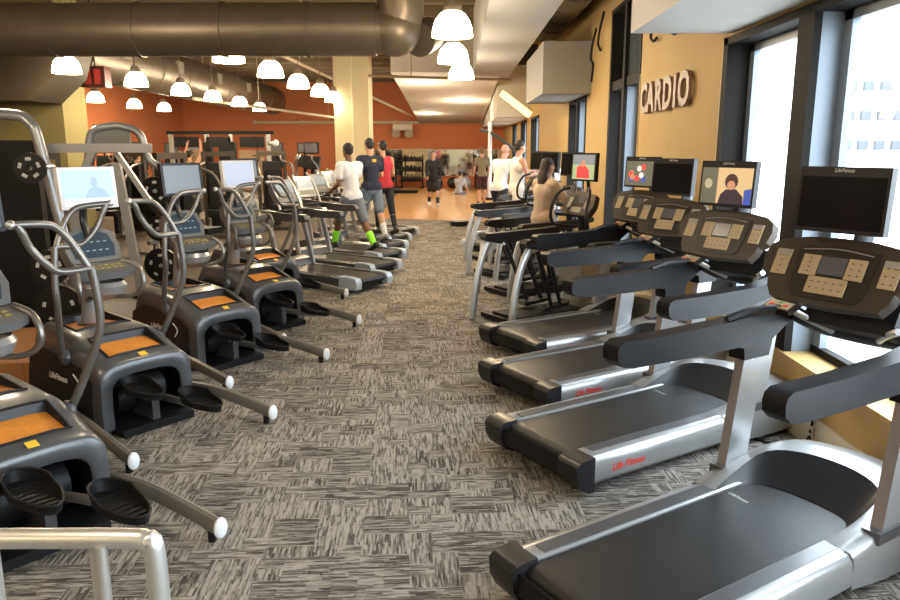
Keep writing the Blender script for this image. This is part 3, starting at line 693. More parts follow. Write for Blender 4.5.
d = thing('air_duct', 'long round duct running away along the left side with square grilles', 'duct', (-8.6, 17.0, 3.95))
mb = MB(); ribbed(mb, (0, 0, 0), (0, 18.5, 0), .62, 2.0); mb.build('duct_run', ductm, d)
for yy in (1, 9, 17): MB().cyl((0, yy, .6), (0, yy, 5.16-3.95), .02, n=6).build('hanger', pipew, d)
for k in range(4):
    MB().box((.55, 1.6+k*3.6, .12), (.16, .45, .34), bev=.01).build('grille', mat('grille_grey', (.3, .27, .22), .6), d)
tag(MB().prism([(-12.5, 3.75), (-7.3, 3.75), (-7.5, 3.15), (-8.05, 2.68), (-12.5, 2.68)], 'y', 0, 1.2).build('air_plenum', mat('plenum_brown', (.07, .055, .035), .6), None, (0, 14.3, 0)), 'dark angled plenum box at the far upper left, under the big duct', 'duct')
d = MB(); ribbed(d, (0, 0, 0), (0, 7, 0), .42, 1.0)
tag(d.build('air_duct', mat('wrapped_duct', (.30, .27, .22), .7, bump=.5, bscale=10), None, (1.75, 8.4, 4.3)), 'wrapped grey duct under the ceiling between the two window soffits', 'duct')
tag(MB().box((0, 0, 0), (.5, .35, .45), bev=.01).box((-.1, -.18, 0), (.22, .04, .22)).build('control_box', mat('duct_dark', (.12, .1, .075)), None, (1.55, 17.5, 3.85)), 'small dark equipment box beside the end of the white duct', 'box')
mats_p = mat('pipe_brown', (.28, .2, .12), .5)
for i, (p, r, m_, lb) in enumerate([([(-7.1, 14.95, 3.72), (-4.0, 14.95, 3.62)], .035, pipew, 'pale sprinkler pipe crossing behind the far left lamp'),
        ([(-9.5, 35.6, 2.98), (2.1, 35.6, 2.98)], .07, pipew, 'thick cream pipe running along the top of the orange back wall'),
        ([(-2.2, 19, 3.55), (1.35, 19, 3.45)], .035, mats_p, 'thin brown pipe crossing in front of the sloped bulkhead'),
        ([(-7.6, 22, 3.2), (-4.2, 33, 2.96)], .05, pipew, 'cream pipe slanting across the left part of the orange wall'),
        ([(-5.6, 17, 4.6), (-2.0, 34, 3.2)], .05, pipew, 'long pale pipe running away over the left treadmills')]):
    c0 = Vector(p[0]); w = MB(); w.cyl((0, 0, 0), Vector(p[1])-c0, r, n=10)
    if i == 1:
        for q in range(6): w.cyl((q*2.2-.06, 0, 0), (q*2.2+.06, 0, 0), r*1.4, n=10)
    w.cyl(((Vector(p[1])-c0)*.3), ((Vector(p[1])-c0)*.3)+Vector((0, 0, ZC-(c0+(Vector(p[1])-c0)*.3).z)), .012, n=6)
    tag(w.build('ceiling_pipe', m_, None, c0), lb, 'pipe')
em = thing('emergency_light', 'twin-headed white emergency light under the pipe on the orange wall', 'light', (-2.55, 35.45, 2.75))
MB().box((0, 0, 0), (.9, .2, .28), bev=.04).build('body', cream, em)
for s in (-.3, .3): MB().cyl((s, -.05, -.18), (s, -.18, -.34), .17, .2, n=16).build('lamp_head', cream, em)
hs = thing('hanging_sign', 'dark red box hanging on a rod above a dome lamp at left', 'sign', (-7.55, 16.0, 3.25))
MB().box((0, 0, .0), (.52, .3, .42), bev=.03).build('box', mat('dark_red', (.09, .012, .01), .5), hs)
for k in range(2): MB().box((-.09+.2*k, -.16, 0), (.12, .02, .3)).build('red_panel', mat('red_panel', (.35, .03, .02), .5, emit=.4), hs)
MB().cyl((0, 0, .2), (0, 0, ZC-3.3), .015, n=6).build('rod', black, hs)
# yellow lit cove strip on the bulkhead
tag(MB().tube([(0, 0, .62), (.75, -.6, .0)], .13, 4, sub=1).build('light_strip', mat('strip_glow', (1, .75, .35), .5, emit=1.4), None, (1.33, 22.6, 2.75)), 'slanted warm strip light at the corner of the bulkhead', 'light')

# ------------------------------------------------------------------ back wall: mirrors, pier, ledge
mir = mat('mirror_glass', (.75, .74, .68), .05, metal=1)
for i, (x0, x1, lb) in enumerate([(-3.9, -2.0, 'wall mirror left of the narrow yellow pier on the back wall'), (-1.4, 2.15, 'wide wall mirror right of the narrow yellow pier on the back wall')]):
    t = thing('wall_mirror', lb, 'mirror', ((x0+x1)/2, YB-.03, .5), 0, 'mirrors on the back wall')
    MB().box((0, 0, .62), (x1-x0, .03, 1.22)).build('mirror_glass', mir, t)
    MB().box((0, .012, .62), (x1-x0+.06, .02, 1.27)).build('frame', cream, t)
sbox('wall_pier', -2.0, -1.4, YB-.15, YB, 0, 1.78, olive)
tag(MB().box((0, 0, .2), (6.2, .5, .38), bev=.01).build('bench', mat('bench_orange', (.6, .17, .05), .6), None, (-.9, 35.55, .01)), 'long low orange bench along the mirrors', 'bench')
# dumbbell racks etc. in front of mirrors
def make_rack():
    t = thing('dumbbell_rack', '', 'rack', (0, 0, 0), 0, 'equipment racks in front of the back mirrors')
    f = MB()
    for x in (-.5, .5): f.box((x, .15, .75), (.06, .06, 1.5)); f.box((x, 0, .03), (.06, .6, .06))
    for z in (.35, .8, 1.25): f.box((0, 0, z), (1.06, .3, .04), rot=(12, 0, 0))
    f.build('frame', black, t)
    for z in (.35, .8, 1.25):
        d_ = MB()
        for x in (-.38, -.19, 0, .19, .38):
            d_.cyl((x, -.13, z+.08), (x, -.03, z+.08), .07, n=10); d_.cyl((x, .03, z+.11), (x, .13, z+.11), .07, n=10); d_.cyl((x, -.1, z+.08), (x, .1, z+.1), .018, n=6)
        d_.build('dumbbell_row', ironm, t)['kind'] = 'stuff'
    return t
rk = make_rack(); rk.location = (-3.3, 34.3, 0); rk['label'] = 'black equipment rack before the left mirror, nearest the yellow column'
dup(rk, (-2.1, 34.5, 0), R(-12), 'black equipment rack before the left mirror, next to the narrow pier')
dup(rk, (1.35, 34.4, 0), R(10), 'black equipment rack before the wide mirror, at its right end')
for i, (x, y, s_, m_, lb) in enumerate([(-.95, 31.2, .36, mat('ball_black', (.015, .015, .016), .4), 'large black half ball trainer on the wooden court'), (.35, 32.6, .3, mat('ball_grey', (.30, .31, .33), .4), 'grey exercise ball on the court near the sitting person'), (-.2, 33.8, .26, mat('ball_black', (.015, .015, .016), .4), 'small black exercise ball beside the mirrors')]):
    tag(MB().ball((0, 0, s_), s_, 24, 16).build('exercise_ball', m_, None, (x, y, .006)), lb, 'ball')
tag(MB().box((0, 0, .06), (1.6, .5, .10), bev=.03).build('step_platform', black, None, (-2.4, 30.4, .006)), 'low dark aerobic step on the court at left', 'step')

# ------------------------------------------------------------------ background machines on the left
def make_back_trainer():
    t = thing('cross_trainer', '', 'cross trainer', (0, 0, 0), 0, 'dark trainers against the orange wall')
    MB().box((0, 0, .2), (.5, 1.4, .35), bev=.08).build('base', charc, t)
    MB().tube([(0, .4, .3), (0, .5, .8), (0, .45, 1.35)], .06, 8).build('mast', charc, t)
    MB().box((0, .4, 1.42), (.45, .10, .32), rot=(-20, 0, 0), bev=.03).build('console', black, t)
    MB().box((0, .42, 1.80), (.42, .06, .30), bev=.02).m(1).box((0, .385, 1.80), (.36, .01, .24)).build('television', [black, lcd], t)
    MB().tube([(0, .45, 1.4), (0, .47, 1.75)], .03, 6).build('bracket', black, t)
    for s in (-1, 1): MB().tube([(s*.28, .3, .3), (s*.32, .1, .9), (s*.28, .1, 1.3), (s*.2, -.05, 1.5), (s*.16, .05, 1.62)], .024, 8).build('moving_arm', tubem, t)
    return t
bt = make_back_trainer(); bx = [(-9.2, 20.5, .3, 'dark cross trainer leftmost against the orange wall, beside the silver frame'), (-8.6, 22.5, .2, 'dark cross trainer behind the switched-off grey television, nearest the corner'), (-7.95, 18.8, .5, 'dark cross trainer left of the wide cable gym, tallest console'), (-7.6, 21.5, .2, 'dark cross trainer just left of the wide cable gym'),
      (-3.95, 19.6, -.2, 'dark cross trainer left of the yellow column, tallest silhouette'), (-5.0, 20.5, .1, 'dark cross trainer right of the wide cable gym'), (-4.5, 22, .1, 'dark cross trainer between the wide cable gym and the yellow column'), (-10.4, 22, .3, 'dark cross trainer far left behind the silver frame')]
for i, (x, y, rz, lb) in enumerate(bx):
    if i == 0: bt.location = (x, y, 0); bt.rotation_euler.z = rz; bt['label'] = lb
    else: dup(bt, (x, y, 0), rz, lb)
gy = thing('cable_gym', 'wide multi-station cable gym with dark signs along its top beam', 'cable gym', (-5.95, 19.0, 0))
for x in (-1.25, -.35, .25, 1.2): MB().box((x, 0, 1.1), (.09, .09, 2.2)).build('post', steel, gy)
MB().box((0, 0, 2.18), (2.7, .10, .08)).build('top_beam', black, gy)
for x in (-.05, -.85, .8): MB().box((x, -.02, 1.95), (.62, .05, .26), bev=.01).build('top_panel', charc, gy)
for x in (-.8, .75): MB().box((x, 0, 1.25), (.62, .04, 1.0)).build('back_panel', mat('panel_tan', (.35, .22, .13), .6), gy)
for x in (-.35, .25, .05): MB().box((x, .05, 1.0), (.20, .20, 1.9), bev=.02).build('weight_stack', ironm, gy)
for x in (-1.0, .9): MB().tube([(x, -.06, 2.1), (x+.05, -.08, 1.7), (x+.15, -.08, 1.62), (x-.1, -.08, 1.62)], .012, 6, sub=2).build('cable', black, gy)
MB().tube([(1.2, 0, 1.9), (1.35, -.1, 1.92)], .05, 8).m(1).ball((1.4, -.1, 1.92), .09, 12, 8).build('adjuster', [steel, whitem], gy)
# arched silver frame with black tower at far left
fr = thing('weight_machine', 'tall silver-framed weight machine with a black shroud behind the left ellipticals', 'weight machine', (-4.15, 7.4, 0), R(8))
def arch_t(x0, x1, z0, zt, y, r=.045): return [(x0, y, z0), (x0+.02, y, zt-.3), (x0+.08, y, zt-.06), (x0+.25, y, zt), (x1-.25, y, zt), (x1-.08, y, zt-.08), (x1, y, zt-.35), (x1+.25, y, z0)]
MB().tube(arch_t(-1.1, .05, .05, 2.12, 0), .045, 10, sub=5, flat=(1, 1.2)).build('arch_frame', silverp, fr)
MB().tube(arch_t(.35, .98, 1.55, 2.02, .35), .04, 10, sub=5).build('arch_frame', silverp, fr)
f = MB(); f.box((.55, .18, 1.80), (1.0, .06, .09)); f.box((.30, .2, 1.45), (.07, .06, .75), rot=(0, 28, 0)); f.box((.80, .3, 1.52), (.05, .06, .6), rot=(0, -30, 0)); f.box((.30, .1, .8), (.09, .08, 1.6), rot=(0, -6, 0)); f.box((.72, .35, .9), (.08, .08, 1.5), rot=(0, -6, 0)); f.build('strut', silverp, fr)
MB().box((-.42, .10, 1.0), (.80, .12, 1.75), bev=.02).build('shroud', black, fr)
MB().box((.1, .35, .04), (2.2, 1.0, .07), bev=.01).build('base', black, fr)
MB().box((.62, .36, 1.92), (.36, .03, .24), bev=.03).build('top_plate', mat('plate_grey', (.2, .19, .17), .5), fr)
pw = mat('plate_lettering', (.5, .5, .48), .5)
def plate(loc, rz, r, label):
    t = MB(); t.lathe([(.025, .02), (.07, .028), (.08, .016), (r-.035, .016), (r-.02, .028), (r, .024), (r, -.024), (.025, -.024), (.025, .02)], ax='y', n=30)
    t.m(1)
    for k in range(5):
        a = R(72*k+20); t.box((math.cos(a)*r*.6, -.018 if False else .0175, math.sin(a)*r*.6), (.05, .004, .03), rot=(0, -math.degrees(a)+90, 0)); t.box((math.cos(a)*r*.6, -.025, math.sin(a)*r*.6), (.05, .004, .03), rot=(0, -math.degrees(a)+90, 0))
    return tag(t.build('weight_plate', [ironm, pw], None, loc, rz), label, 'weight plate', 'black weight plates behind the left ellipticals')
def pix(px, py, Y):
    """point seen at photo pixel at distance Y"""
    a = R(11.6) + math.atan((py-300)/740); z = 1.8 - Y*math.tan(a); ax = Y*math.cos(R(11.6)) + (1.8-z)*math.sin(R(11.6))
    return Vector(((px-457)/740*ax, Y, z))
tr = thing('plate_tree', 'dark plate storage post behind the second and third ellipticals', 'plate tree', (-3.6, 9.1, 0))
MB().box((0, 0, .75), (.08, .08, 1.5)).build('post', charc, tr)
MB().box((0, 0, .03), (.7, .6, .06)).build('base', charc, tr)
for z in (.40, .85, 1.3): MB().cyl((0, .04, z), (0, -.25, z), .022, n=8).build('peg', steel, tr)
plate((-3.6, 8.9, 1.30), 0, .17, 'black weight plate with pale lettering high on the plate post')
plate((-3.6, 8.9, .85), 0, .15, 'black weight plate on the middle peg of the plate post')
plate((-3.6, 8.9, .40), 0, .21, 'black weight plate on the lowest peg of the plate post')
for (px, py, r, lb) in ((28, 168, .14, 'small black weight plate highest on the silver frame machine'), (48, 268, .17, 'black weight plate halfway down the black shroud'), (58, 308, .22, 'big black weight plate low on the shroud, above the wooden platform')):
    p = pix(px, py, 6.95)
    plate((p.x, 6.95, p.z), R(10), r, lb)
for (px, py) in ((28, 168), (48, 268), (58, 308)):
    p = pix(px, py, 6.98); M = Matrix.Translation(Vector((-4.15, 7.4, 0))) @ Matrix.Rotation(R(8), 4, 'Z'); q = M.inverted() @ p
    MB().cyl((q.x, q.y, q.z), (q.x, .1, q.z), .022, n=8).build('peg', steel, fr)
tag(MB().box((0, 0, .10), (1.9, 1.2, .20), bev=.008).build('wooden_platform', M_PLY, None, (-3.95, 5.9, 0), R(8)), 'low amber wooden platform on the floor at the left edge', 'platform')
for (x, y, rz, lb) in ((-5.0, 9.4, .3, 'cushioned dark weight bench between the left machines, nearest'), (-5.0, 13.0, -.4, 'cushioned dark weight bench farther back on the left')):
    t = thing('weight_bench', lb, 'bench', (x, y, 0), rz)
    MB().box((0, .2, .45), (.3, .8, .08), bev=.03).build('seat', black, t); MB().box((0, -.45, .68), (.3, .7, .08), rot=(-45, 0, 0), bev=.03).build('backrest', black, t)
    MB().box((0, -.05, .22), (.07, 1.1, .06)).box((0, .45, .03), (.5, .07, .06)).box((0, -.55, .03), (.5, .07, .06)).box((0, .42, .22), (.06, .06, .42)).box((0, -.45, .3), (.06, .06, .5)).build('frame', silverp, t)
def make_press():
    t = thing('chest_press', '', 'weight machine', (0, 0, 0), 0, 'mid-distance weight machines on the left')
    f = MB(); f.box((-.3, .3, .85), (.07, .07, 1.7)); f.box((.3, .3, .85), (.07, .07, 1.7)); f.box((0, .3, 1.68), (.68, .1, .1)); f.box((0, -.2, .04), (.7, 1.3, .08)); f.build('frame', mat('frame_bronze', (.06, .045, .03), .45, metal=.3), t)
    MB().box((0, .35, .8), (.4, .18, 1.4), bev=.02).build('weight_stack', ironm, t)
    MB().box((0, -.3, .5), (.38, .42, .1), bev=.04).build('seat', black, t); MB().box((0, -.02, .95), (.34, .1, .75), bev=.04).build('backrest', black, t)
    MB().box((0, -.25, .25), (.1, .1, .45)).build('seat_post', charc, t)
    for s in (-1, 1): MB().tube([(s*.28, .25, 1.5), (s*.38, -.2, 1.4), (s*.36, -.45, 1.05)], .025, 8).build('press_arm', tubem, t)
    return t
cp = make_press()
pp = [(-6.2, 11.0, .5, 'weight machine with seat just right of the black shroud tower'), (-5.0, 15.6, .2, 'weight machine with seat below the cable gym, left of centre'), (-6.9, 15.4, -.3, 'weight machine with seat right of the yellow-green column'), (-4.35, 12.0, 1.2, 'weight machine turned sideways behind the pale lit television'), (-4.2, 17.2, .4, 'weight machine with seat behind the silver treadmill consoles')]
for i, (x, y, rz, lb) in enumerate(pp):
    if i == 0: cp.location = (x, y, 0); cp.rotation_euler.z = rz; cp['label'] = lb
    else: dup(cp, (x, y, 0), rz, lb)
# tall slanted pole machine far right (leg of a cable boom)
bm_ = thing('cable_boom', 'white post with a long slanted bar beside the bald runner', 'cable machine', (1.15, 26.5, 0))
MB().cyl((0, 0, .0), (0, 0, 2.69), .075, n=12).build('post', whitem, bm_)
MB().tube([(-.35, 0, 2.42), (0, 0, 2.35), (2.0*.55, -.8, 1.55)], .06, 8, sub=1).build('slanted_bar', gunm, bm_)
MB().box((0, 0, .04), (.5, .5, .08)).build('base', black, bm_)

# ------------------------------------------------------------------ steel railing, bottom left
rl = thing('steel_railing', 'brushed steel tube railing at the bottom left corner', 'railing', (-.95, 1.15, 0))
o_ = Vector((-.95, 1.15, 0))
Pq = lambda px, py, Y: pix(px, py, Y) - o_
a0, a1 = Pq(-60, 541, 1.78), Pq(128, 540, 1.78)
z0 = a1.z
MB().tube([a0, (a0+a1)/2, a1, a1+Vector((.045, 0, -.008)), a1+Vector((.066, 0, -.045)), a1+Vector((.068, 0, -.4)), Vector((a1.x+.068, a1.y, 0))], .028, 12, sub=6).build('top_rail', railm, rl)
p = Pq(99, 545, 1.78); MB().cyl((p.x-.008, p.y, 0), (p.x-.008, p.y, z0), .021, n=14).cyl((p.x+.012, p.y-.02, 0), (p.x+.012, p.y-.02, z0-.01), .016, n=12).build('baluster', railm, rl)
p = Pq(-12, 545, 1.78); MB().cyl((p.x, p.y, 0), (p.x, p.y, z0), .02, n=14).build('baluster', railm, rl)

# ------------------------------------------------------------------ cables by the window wall
for (pts, lb) in (([(1.95, 4.2, .012), (1.75, 4.1, .012), (1.7, 3.9, .012), (1.95, 3.75, .012), (2.05, 3.95, .012), (1.8, 4.05, .02), (1.7, 3.75, .012), (1.9, 3.5, .012), (2.1, 3.6, .012)], 'looped black power cable on the carpet between the two nearest treadmills'),
                  ([(2.0, 4.6, .012), (1.85, 4.45, .012), (2.0, 4.3, .012), (2.14, 4.28, .05), (2.15, 4.25, .25)], 'black power cable rising to the wall socket by the skirting')):
    o0 = Vector(pts[0]); w = MB(); w.tube([Vector(p)-o0 for p in pts], .007, 6, sub=6); tag(w.build('power_cable', black, None, o0), lb, 'cable')
tag(MB().box((0, 0, 0), (.012, .06, .10), bev=.003).m(1).box((-.008, 0, .02), (.006, .022, .02)).box((-.008, 0, -.02), (.006, .022, .02)).build('wall_socket', [cream, black], None, (XW-.051, 4.25, .10)), 'small power socket on the skirting beside the cable', 'socket')
bn = thing('waste_bin', 'dark round bin on the carpet near the court edge', 'bin', (.05, 17.5, 0)); MB().lathe([(0, 0), (.2, 0), (.24, .12), (.0, .12)], n=20).build('body', charc, bn)

# ------------------------------------------------------------------ people
skin_l = (.55, .30, .20); skin_d = (.16, .075, .045)
def vox(o, size, it=3):
    r = o.modifiers.new('r', 'REMESH'); r.mode = 'VOXEL'; r.voxel_size = size; r.use_smooth_shade = True
    s = o.modifiers.new('s', 'SMOOTH'); s.factor = .5; s.iterations = it
def cap(mb, a, b, ra, rb):
    a, b = Vector(a), Vector(b); mb.cyl(a, b, ra, rb, n=12); mb.ball(a, ra*1.0, 12, 8); mb.ball(b, rb*1.0, 12, 8)
def person(label, loc, rz, H=1.75, skin=skin_l, top=None, bottom=None, sleeves='short', legs='shorts', lean=0, hipL=0, kneeL=0, hipR=0, kneeR=0,
           shL=0, elL=0, shR=0, elR=0, hair='short', haircol=(.02, .014, .01), socks=None, shoe=(.03, .03, .03), sit=False, width=1.0, headturn=0, badge=None, split=0):
    k = H/1.75; root = thing('person', label, 'person', loc, rz)
    sk = mat('skin_%d' % int(skin[0]*100), skin, .5, var=.1)
    def rotl(v, piv): # trunk lean about pelvis
        v = Vector(v)-Vector(piv); return Matrix.Rotation(-R(lean), 3, 'X') @ v + Vector(piv)
    J = {}; pel = Vector((0, 0, .93)); J['pel'] = pel
    for s, n_, h, kn in ((-1, 'L', hipL, kneeL), (1, 'R', hipR, kneeR)):
        hp = Vector((s*.095, 0, .90)); d1 = Vector((s*split, math.sin(R(h)), -math.cos(R(h)))).normalized(); kk = hp+d1*.42
        d2 = Vector((0, math.sin(R(h-kn)), -math.cos(R(h-kn)))); an = kk+d2*.41
        J['hp'+n_], J['kn'+n_], J['an'+n_] = hp, kk, an
        fd = Vector((0, math.cos(R(h-kn)*.7), math.sin(R(h-kn)*.7))); J['toe'+n_] = an + fd*.17 + d2*.05; J['heel'+n_] = an - fd*.06 + d2*.045
    for s, n_, h, e in ((-1, 'L', shL, elL), (1, 'R', shR, elR)):
        sh = rotl((s*.185*width, 0, 1.41), pel); d1 = Vector((s*.16, math.sin(R(h)), -math.cos(R(h)))).normalized(); el = sh+d1*.28
        d2 = Vector((-s*.10, math.sin(R(h+e)), -math.cos(R(h+e)))).normalized(); wr = el+d2*.25
        J['sh'+n_], J['el'+n_], J['wr'+n_], J['hd'+n_] = sh, el, wr, d2
    ches = rotl((0, .0, 1.30), pel); nb = rotl((0, 0, 1.45), pel); hd = rotl((0, .02, 1.64), pel); waist = rotl((0, 0, 1.06), pel)
    low = min(J['anL'].z, J['anR'].z) if not sit else J['hpL'].z + .05
    dz = (.075 if not sit else .12) - low
    S = Matrix.Scale(k, 4) @ Matrix.Translation(Vector((0, 0, dz)))
    HR = Matrix.Rotation(R(headturn), 4, 'Z')
    b = MB(); b.t(S)
    cap(b, pel+Vector((-.06, 0, 0)), pel+Vector((.06, 0, 0)), .115*width, .115*width); cap(b, pel, waist, .115*width, .11*width); cap(b, waist, ches, .115*width, .12*width)
    cap(b, ches+Vector((-.07*width, 0, 0)), ches+Vector((.07*width, 0, 0)), .11, .11); cap(b, J['shL']+Vector((.04, 0, 0)), J['shR']-Vector((.04, 0, 0)), .065, .065); cap(b, nb, hd, .056, .052)
    for n_ in 'LR':
        cap(b, J['hp'+n_], J['kn'+n_], .088, .058); cap(b, J['kn'+n_], J['kn'+n_]*.65+J['an'+n_]*.35, .056, .060); cap(b, J['kn'+n_]*.65+J['an'+n_]*.35, J['an'+n_], .058, .038)
        cap(b, J['heel'+n_], J['toe'+n_], .035, .03)
        cap(b, J['sh'+n_], J['el'+n_], .052, .040); cap(b, J['el'+n_], J['wr'+n_], .042, .027)
        w, d2 = J['wr'+n_], J['hd'+n_]; side = Vector((1, 0, 0)) if abs(d2.x) < .9 else Vector((0, 1, 0)); side = (side-d2*side.dot(d2)).normalized(); nrm = d2.cross(side)
        s = -1 if n_ == 'L' else 1
        # palm lies in the fore-aft plane, thumb forward
        fw = Vector((0, 1, 0)); fw = (fw-d2*fw.dot(d2)); fw = fw.normalized() if fw.length > .2 else nrm
        b.ball(w+d2*.045, (.030, .036, .045), 10, 7); inn = d2.cross(fw)*s
        for q in range(4):
            r0 = w+d2*.075+fw*(.027-.018*q); ln = (.068, .076, .070, .055)[q]
            m1 = r0+d2*ln*.55; m2 = m1+(d2*.75+inn*.6).normalized()*ln*.45
            cap(b, r0-d2*.02, m1, .0095, .009); cap(b, m1, m2, .009, .008)
        t0 = w+d2*.03+fw*.028; t1 = t0+(d2*.6+fw*.8).normalized()*.035; cap(b, t0, t1, .012, .0105); cap(b, t1, t1+d2*.032, .0105, .009)
    b.t(S @ Matrix.Translation(hd) @ HR @ Matrix.Rotation(-R(lean*.3), 4, 'X'))
    b.ball((0, -.01, .03), (.074, .092, .095), 18, 12); b.ball((0, .025, -.035), (.055, .065, .075), 16, 10)
    b.ball((0, .098, -.005), (.014, .022, .022), 8, 6); b.ball((0, .083, -.058), (.026, .012, .010), 8, 6)
    for s in (-1, 1): b.ball((s*.077, -.005, 0), (.012, .020, .030), 8, 6)
    body = b.build('body', sk, root); vox(body, .0095, 2)
    e = MB(); e.t(S @ Matrix.Translation(hd) @ HR @ Matrix.Rotation(-R(lean*.3), 4, 'X'))
    for s in (-1, 1): e.ball((s*.030, .083, .018), (.013, .008, .008), 8, 6)
    e.build('eyes', mat('eye_dark', (.03, .02, .015), .3), root)
    if hair:
        hmb = MB(); hmb.t(S @ Matrix.Translation(hd) @ HR @ Matrix.Rotation(-R(lean*.3), 4, 'X'))
        hmb.ball((0, -.022, .052), (.084, .095, .088), 18, 12)
        if hair == 'short': hmb.ball((0, -.055, .01), (.072, .055, .07), 14, 8)
        if hair == 'long':
            hmb.ball((0, -.06, -.02), (.085, .07, .11), 14, 10); hmb.ball((0, -.09, -.16), (.10, .06, .16), 14, 10); hmb.ball((0, -.10, -.33), (.10, .05, .17), 14, 10); hmb.ball((.01, -.10, -.48), (.075, .04, .12), 12, 8)
        h_ = hmb.build('hair', mat('hair_%d' % int(haircol[0]*1000), haircol, .55, bump=.6, bscale=90), root); vox(h_, .014, 2)
    # shirt
    tm_ = mat('cloth_%d_%d_%d' % tuple(int(c*255) for c in top), top, .85, bump=.3, bscale=14)
    c = MB(); c.t(S); g = .016
    cap(c, pel+Vector((-.055, 0, .0)), pel+Vector((.055, 0, .0)), .115*width+g, .115*width+g); cap(c, pel+Vector((0, 0, .02)), waist, .118*width+g, .115*width+g); cap(c, waist, ches, .115*width+g, .122*width+g)
    cap(c, ches+Vector((-.075*width, 0, 0)), ches+Vector((.075*width, 0, 0)), .11+g, .11+g)
    if sleeves != 'none': cap(c, J['shL']+Vector((.03, 0, 0)), J['shR']-Vector((.03, 0, 0)), .065+g*.8, .065+g*.8)
    else: cap(c, J['shL']+Vector((.06, 0, 0)), J['shR']-Vector((.06, 0, 0)), .06+g*.6, .06+g*.6)
    for n_ in 'LR':
        if sleeves == 'short': cap(c, J['sh'+n_], J['sh'+n_]*.4+J['el'+n_]*.6, .054+g, .050+g)
        if sleeves == 'long': cap(c, J['sh'+n_], J['el'+n_], .054+g, .044+g); cap(c, J['el'+n_], J['wr'+n_], .046+g, .032+g)
    so = c.build('shirt', tm_, root); vox(so, .012, 3)
    if badge:
        q = MB(); q.t(S); q.box(rotl((0, -.145, 1.38), pel), (.07, .012, .05)); q.build('emblem', yel, root)
    c = MB(); c.t(S); cap(c, pel+Vector((-.055, 0, -.02)), pel+Vector((.055, 0, -.02)), .115*width+.011, .115*width+.011)
    bmt = mat('cloth_%d_%d_%d' % tuple(int(v*255) for v in bottom), bottom, .85, bump=.3, bscale=14)
    for n_ in 'LR':
        hpv, kv, av = J['hp'+n_], J['kn'+n_], J['an'+n_]
        if legs == 'shorts': cap(c, hpv, hpv*.12+kv*.88, .102, .088)
        else: cap(c, hpv, kv, .097, .066); cap(c, kv, kv*.12+av*.88, .069, .046)
    vox(c.build('shorts' if legs == 'shorts' else 'leggings', bmt, root), .012, 3)
    for n_ in 'LR':
        q = MB(); q.t(S); cap(q, J['heel'+n_], J['toe'+n_], .046, .040); d = (J['toe'+n_]-J['heel'+n_]).normalized(); cap(q, J['an'+n_]*.97+J['kn'+n_]*.03, J['heel'+n_]+d*.05, .045, .04)
        vox(q.build('shoe', mat('shoe_%d' % int(shoe[0]*100), shoe, .6), root), .012, 2)
        if socks:
            q = MB(); q.t(S); cap(q, J['an'+n_]+(J['an'+n_]-J['kn'+n_])*.05, J['an'+n_]*.58+J['kn'+n_]*.42, .047, .062)
            vox(q.build('sock', mat('sock_%d_%d' % (int(socks[0]*100), int(socks[1]*100)), socks, .8, emit=0), root), .012, 2)
    return root
# rz: person faces local +y ; world facing angle = rz + 90deg
def face(deg): return R(deg-90)
person('runner in white t-shirt, grey shorts and neon green socks on a left treadmill', (-1.70, 12.05, .21), face(132), 1.76, skin_d, (.80, .80, .82), (.17, .19, .23), lean=6, hipR=-27, kneeR=10, hipL=36, kneeL=14, shR=28, elR=62, shL=-5, elL=70, socks=(.32, 1.0, .04), haircol=(.01, .008, .007), width=1.0)
person('runner in a navy t-shirt with a small yellow emblem on the back', (-1.50, 13.1, .21), face(125), 1.76, skin_l, (.015, .02, .045), (.16, .20, .26), lean=4, hipL=18, kneeL=25, hipR=-16, kneeR=8, shR=10, elR=80, shL=-10, elL=80, socks=(.7, .7, .7), shoe=(.4, .4, .42), badge=1, width=1.08)
person('person in a red sleeveless top and black leggings on a left treadmill', (-1.38, 14.15, .21), face(125), 1.72, skin_l, (.50, .03, .05), (.015, .015, .02), 'none', 'long', lean=3, hipL=16, kneeL=20, hipR=-14, kneeR=6, shR=8, elR=70, shL=-8, elL=70)
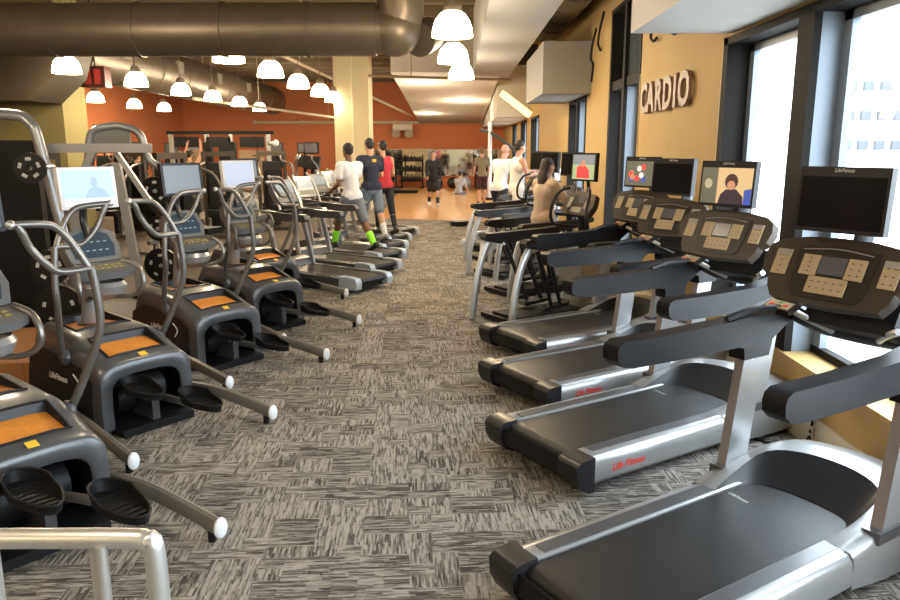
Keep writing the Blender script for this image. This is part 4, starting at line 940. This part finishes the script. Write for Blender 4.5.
person('man in black long-sleeved top and black shorts walking on the wooden court', (-.75, 23.8, .006), face(275), 1.74, skin_l, (.012, .012, .014), (.012, .012, .014), 'long', 'shorts', hipL=24, kneeL=10, hipR=-18, kneeR=16, shR=18, elR=25, shL=-14, elL=15, split=.06, socks=(.02, .02, .02), shoe=(.7, .7, .7), haircol=(.08, .04, .02))
person('person in grey sitting on the court floor beside the exercise balls', (.05, 29.5, .006), face(60), 1.70, skin_l, (.36, .38, .42), (.15, .15, .17), 'short', 'long', sit=True, hipL=85, kneeL=60, hipR=80, kneeR=55, shR=25, elR=20, shL=30, elL=20, lean=12)
person('person in an olive t-shirt and dark shorts standing on the court', (.80, 24.2, .006), face(100), 1.78, skin_l, (.20, .17, .11), (.05, .015, .015), shR=5, shL=8, elL=40, hipR=3, hipL=-3, haircol=(.2, .11, .05))
person('bald runner in a white t-shirt leaning forward on a right treadmill', (.82, 14.55, .12), face(50), 1.78, (.56, .28, .2), (.82, .80, .78), (.02, .022, .03), lean=14, hipR=-14, kneeR=18, hipL=20, kneeL=14, shR=5, elR=30, shL=20, elL=40, hair=None, width=1.05)
person('dark-haired runner in a white sleeveless vest on a right treadmill', (1.10, 13.9, .14), face(20), 1.80, skin_l, (.85, .82, .76), (.80, .78, .76), 'none', 'shorts', lean=4, hipR=-10, kneeR=16, hipL=18, kneeL=14, shR=15, elR=85, shL=25, elL=80)
person('woman with long dark hair in a tan sweater on a stair climber', (1.08, 9.32, .12), face(30), 1.55, (.5, .3, .2), (.52, .40, .30), (.60, .50, .40), 'long', 'long', lean=4, hipR=10, kneeR=18, hipL=22, kneeL=35, shR=35, elR=55, shL=30, elL=50, hair='long', haircol=(.022, .012, .008), width=1.15)
person('person in an olive vest beside the cable gym', (-6.55, 18.4, 0), face(80), 1.74, skin_l, (.16, .15, .05), (.015, .015, .018), 'none', 'shorts', shR=150, elR=20, shL=140, elL=20)
person('person in black standing by the weight machines at the far left', (-7.1, 16.6, 0), face(60), 1.70, skin_l, (.015, .015, .017), (.02, .02, .02), 'short', 'long', shR=20, elR=60, shL=10, elL=30)
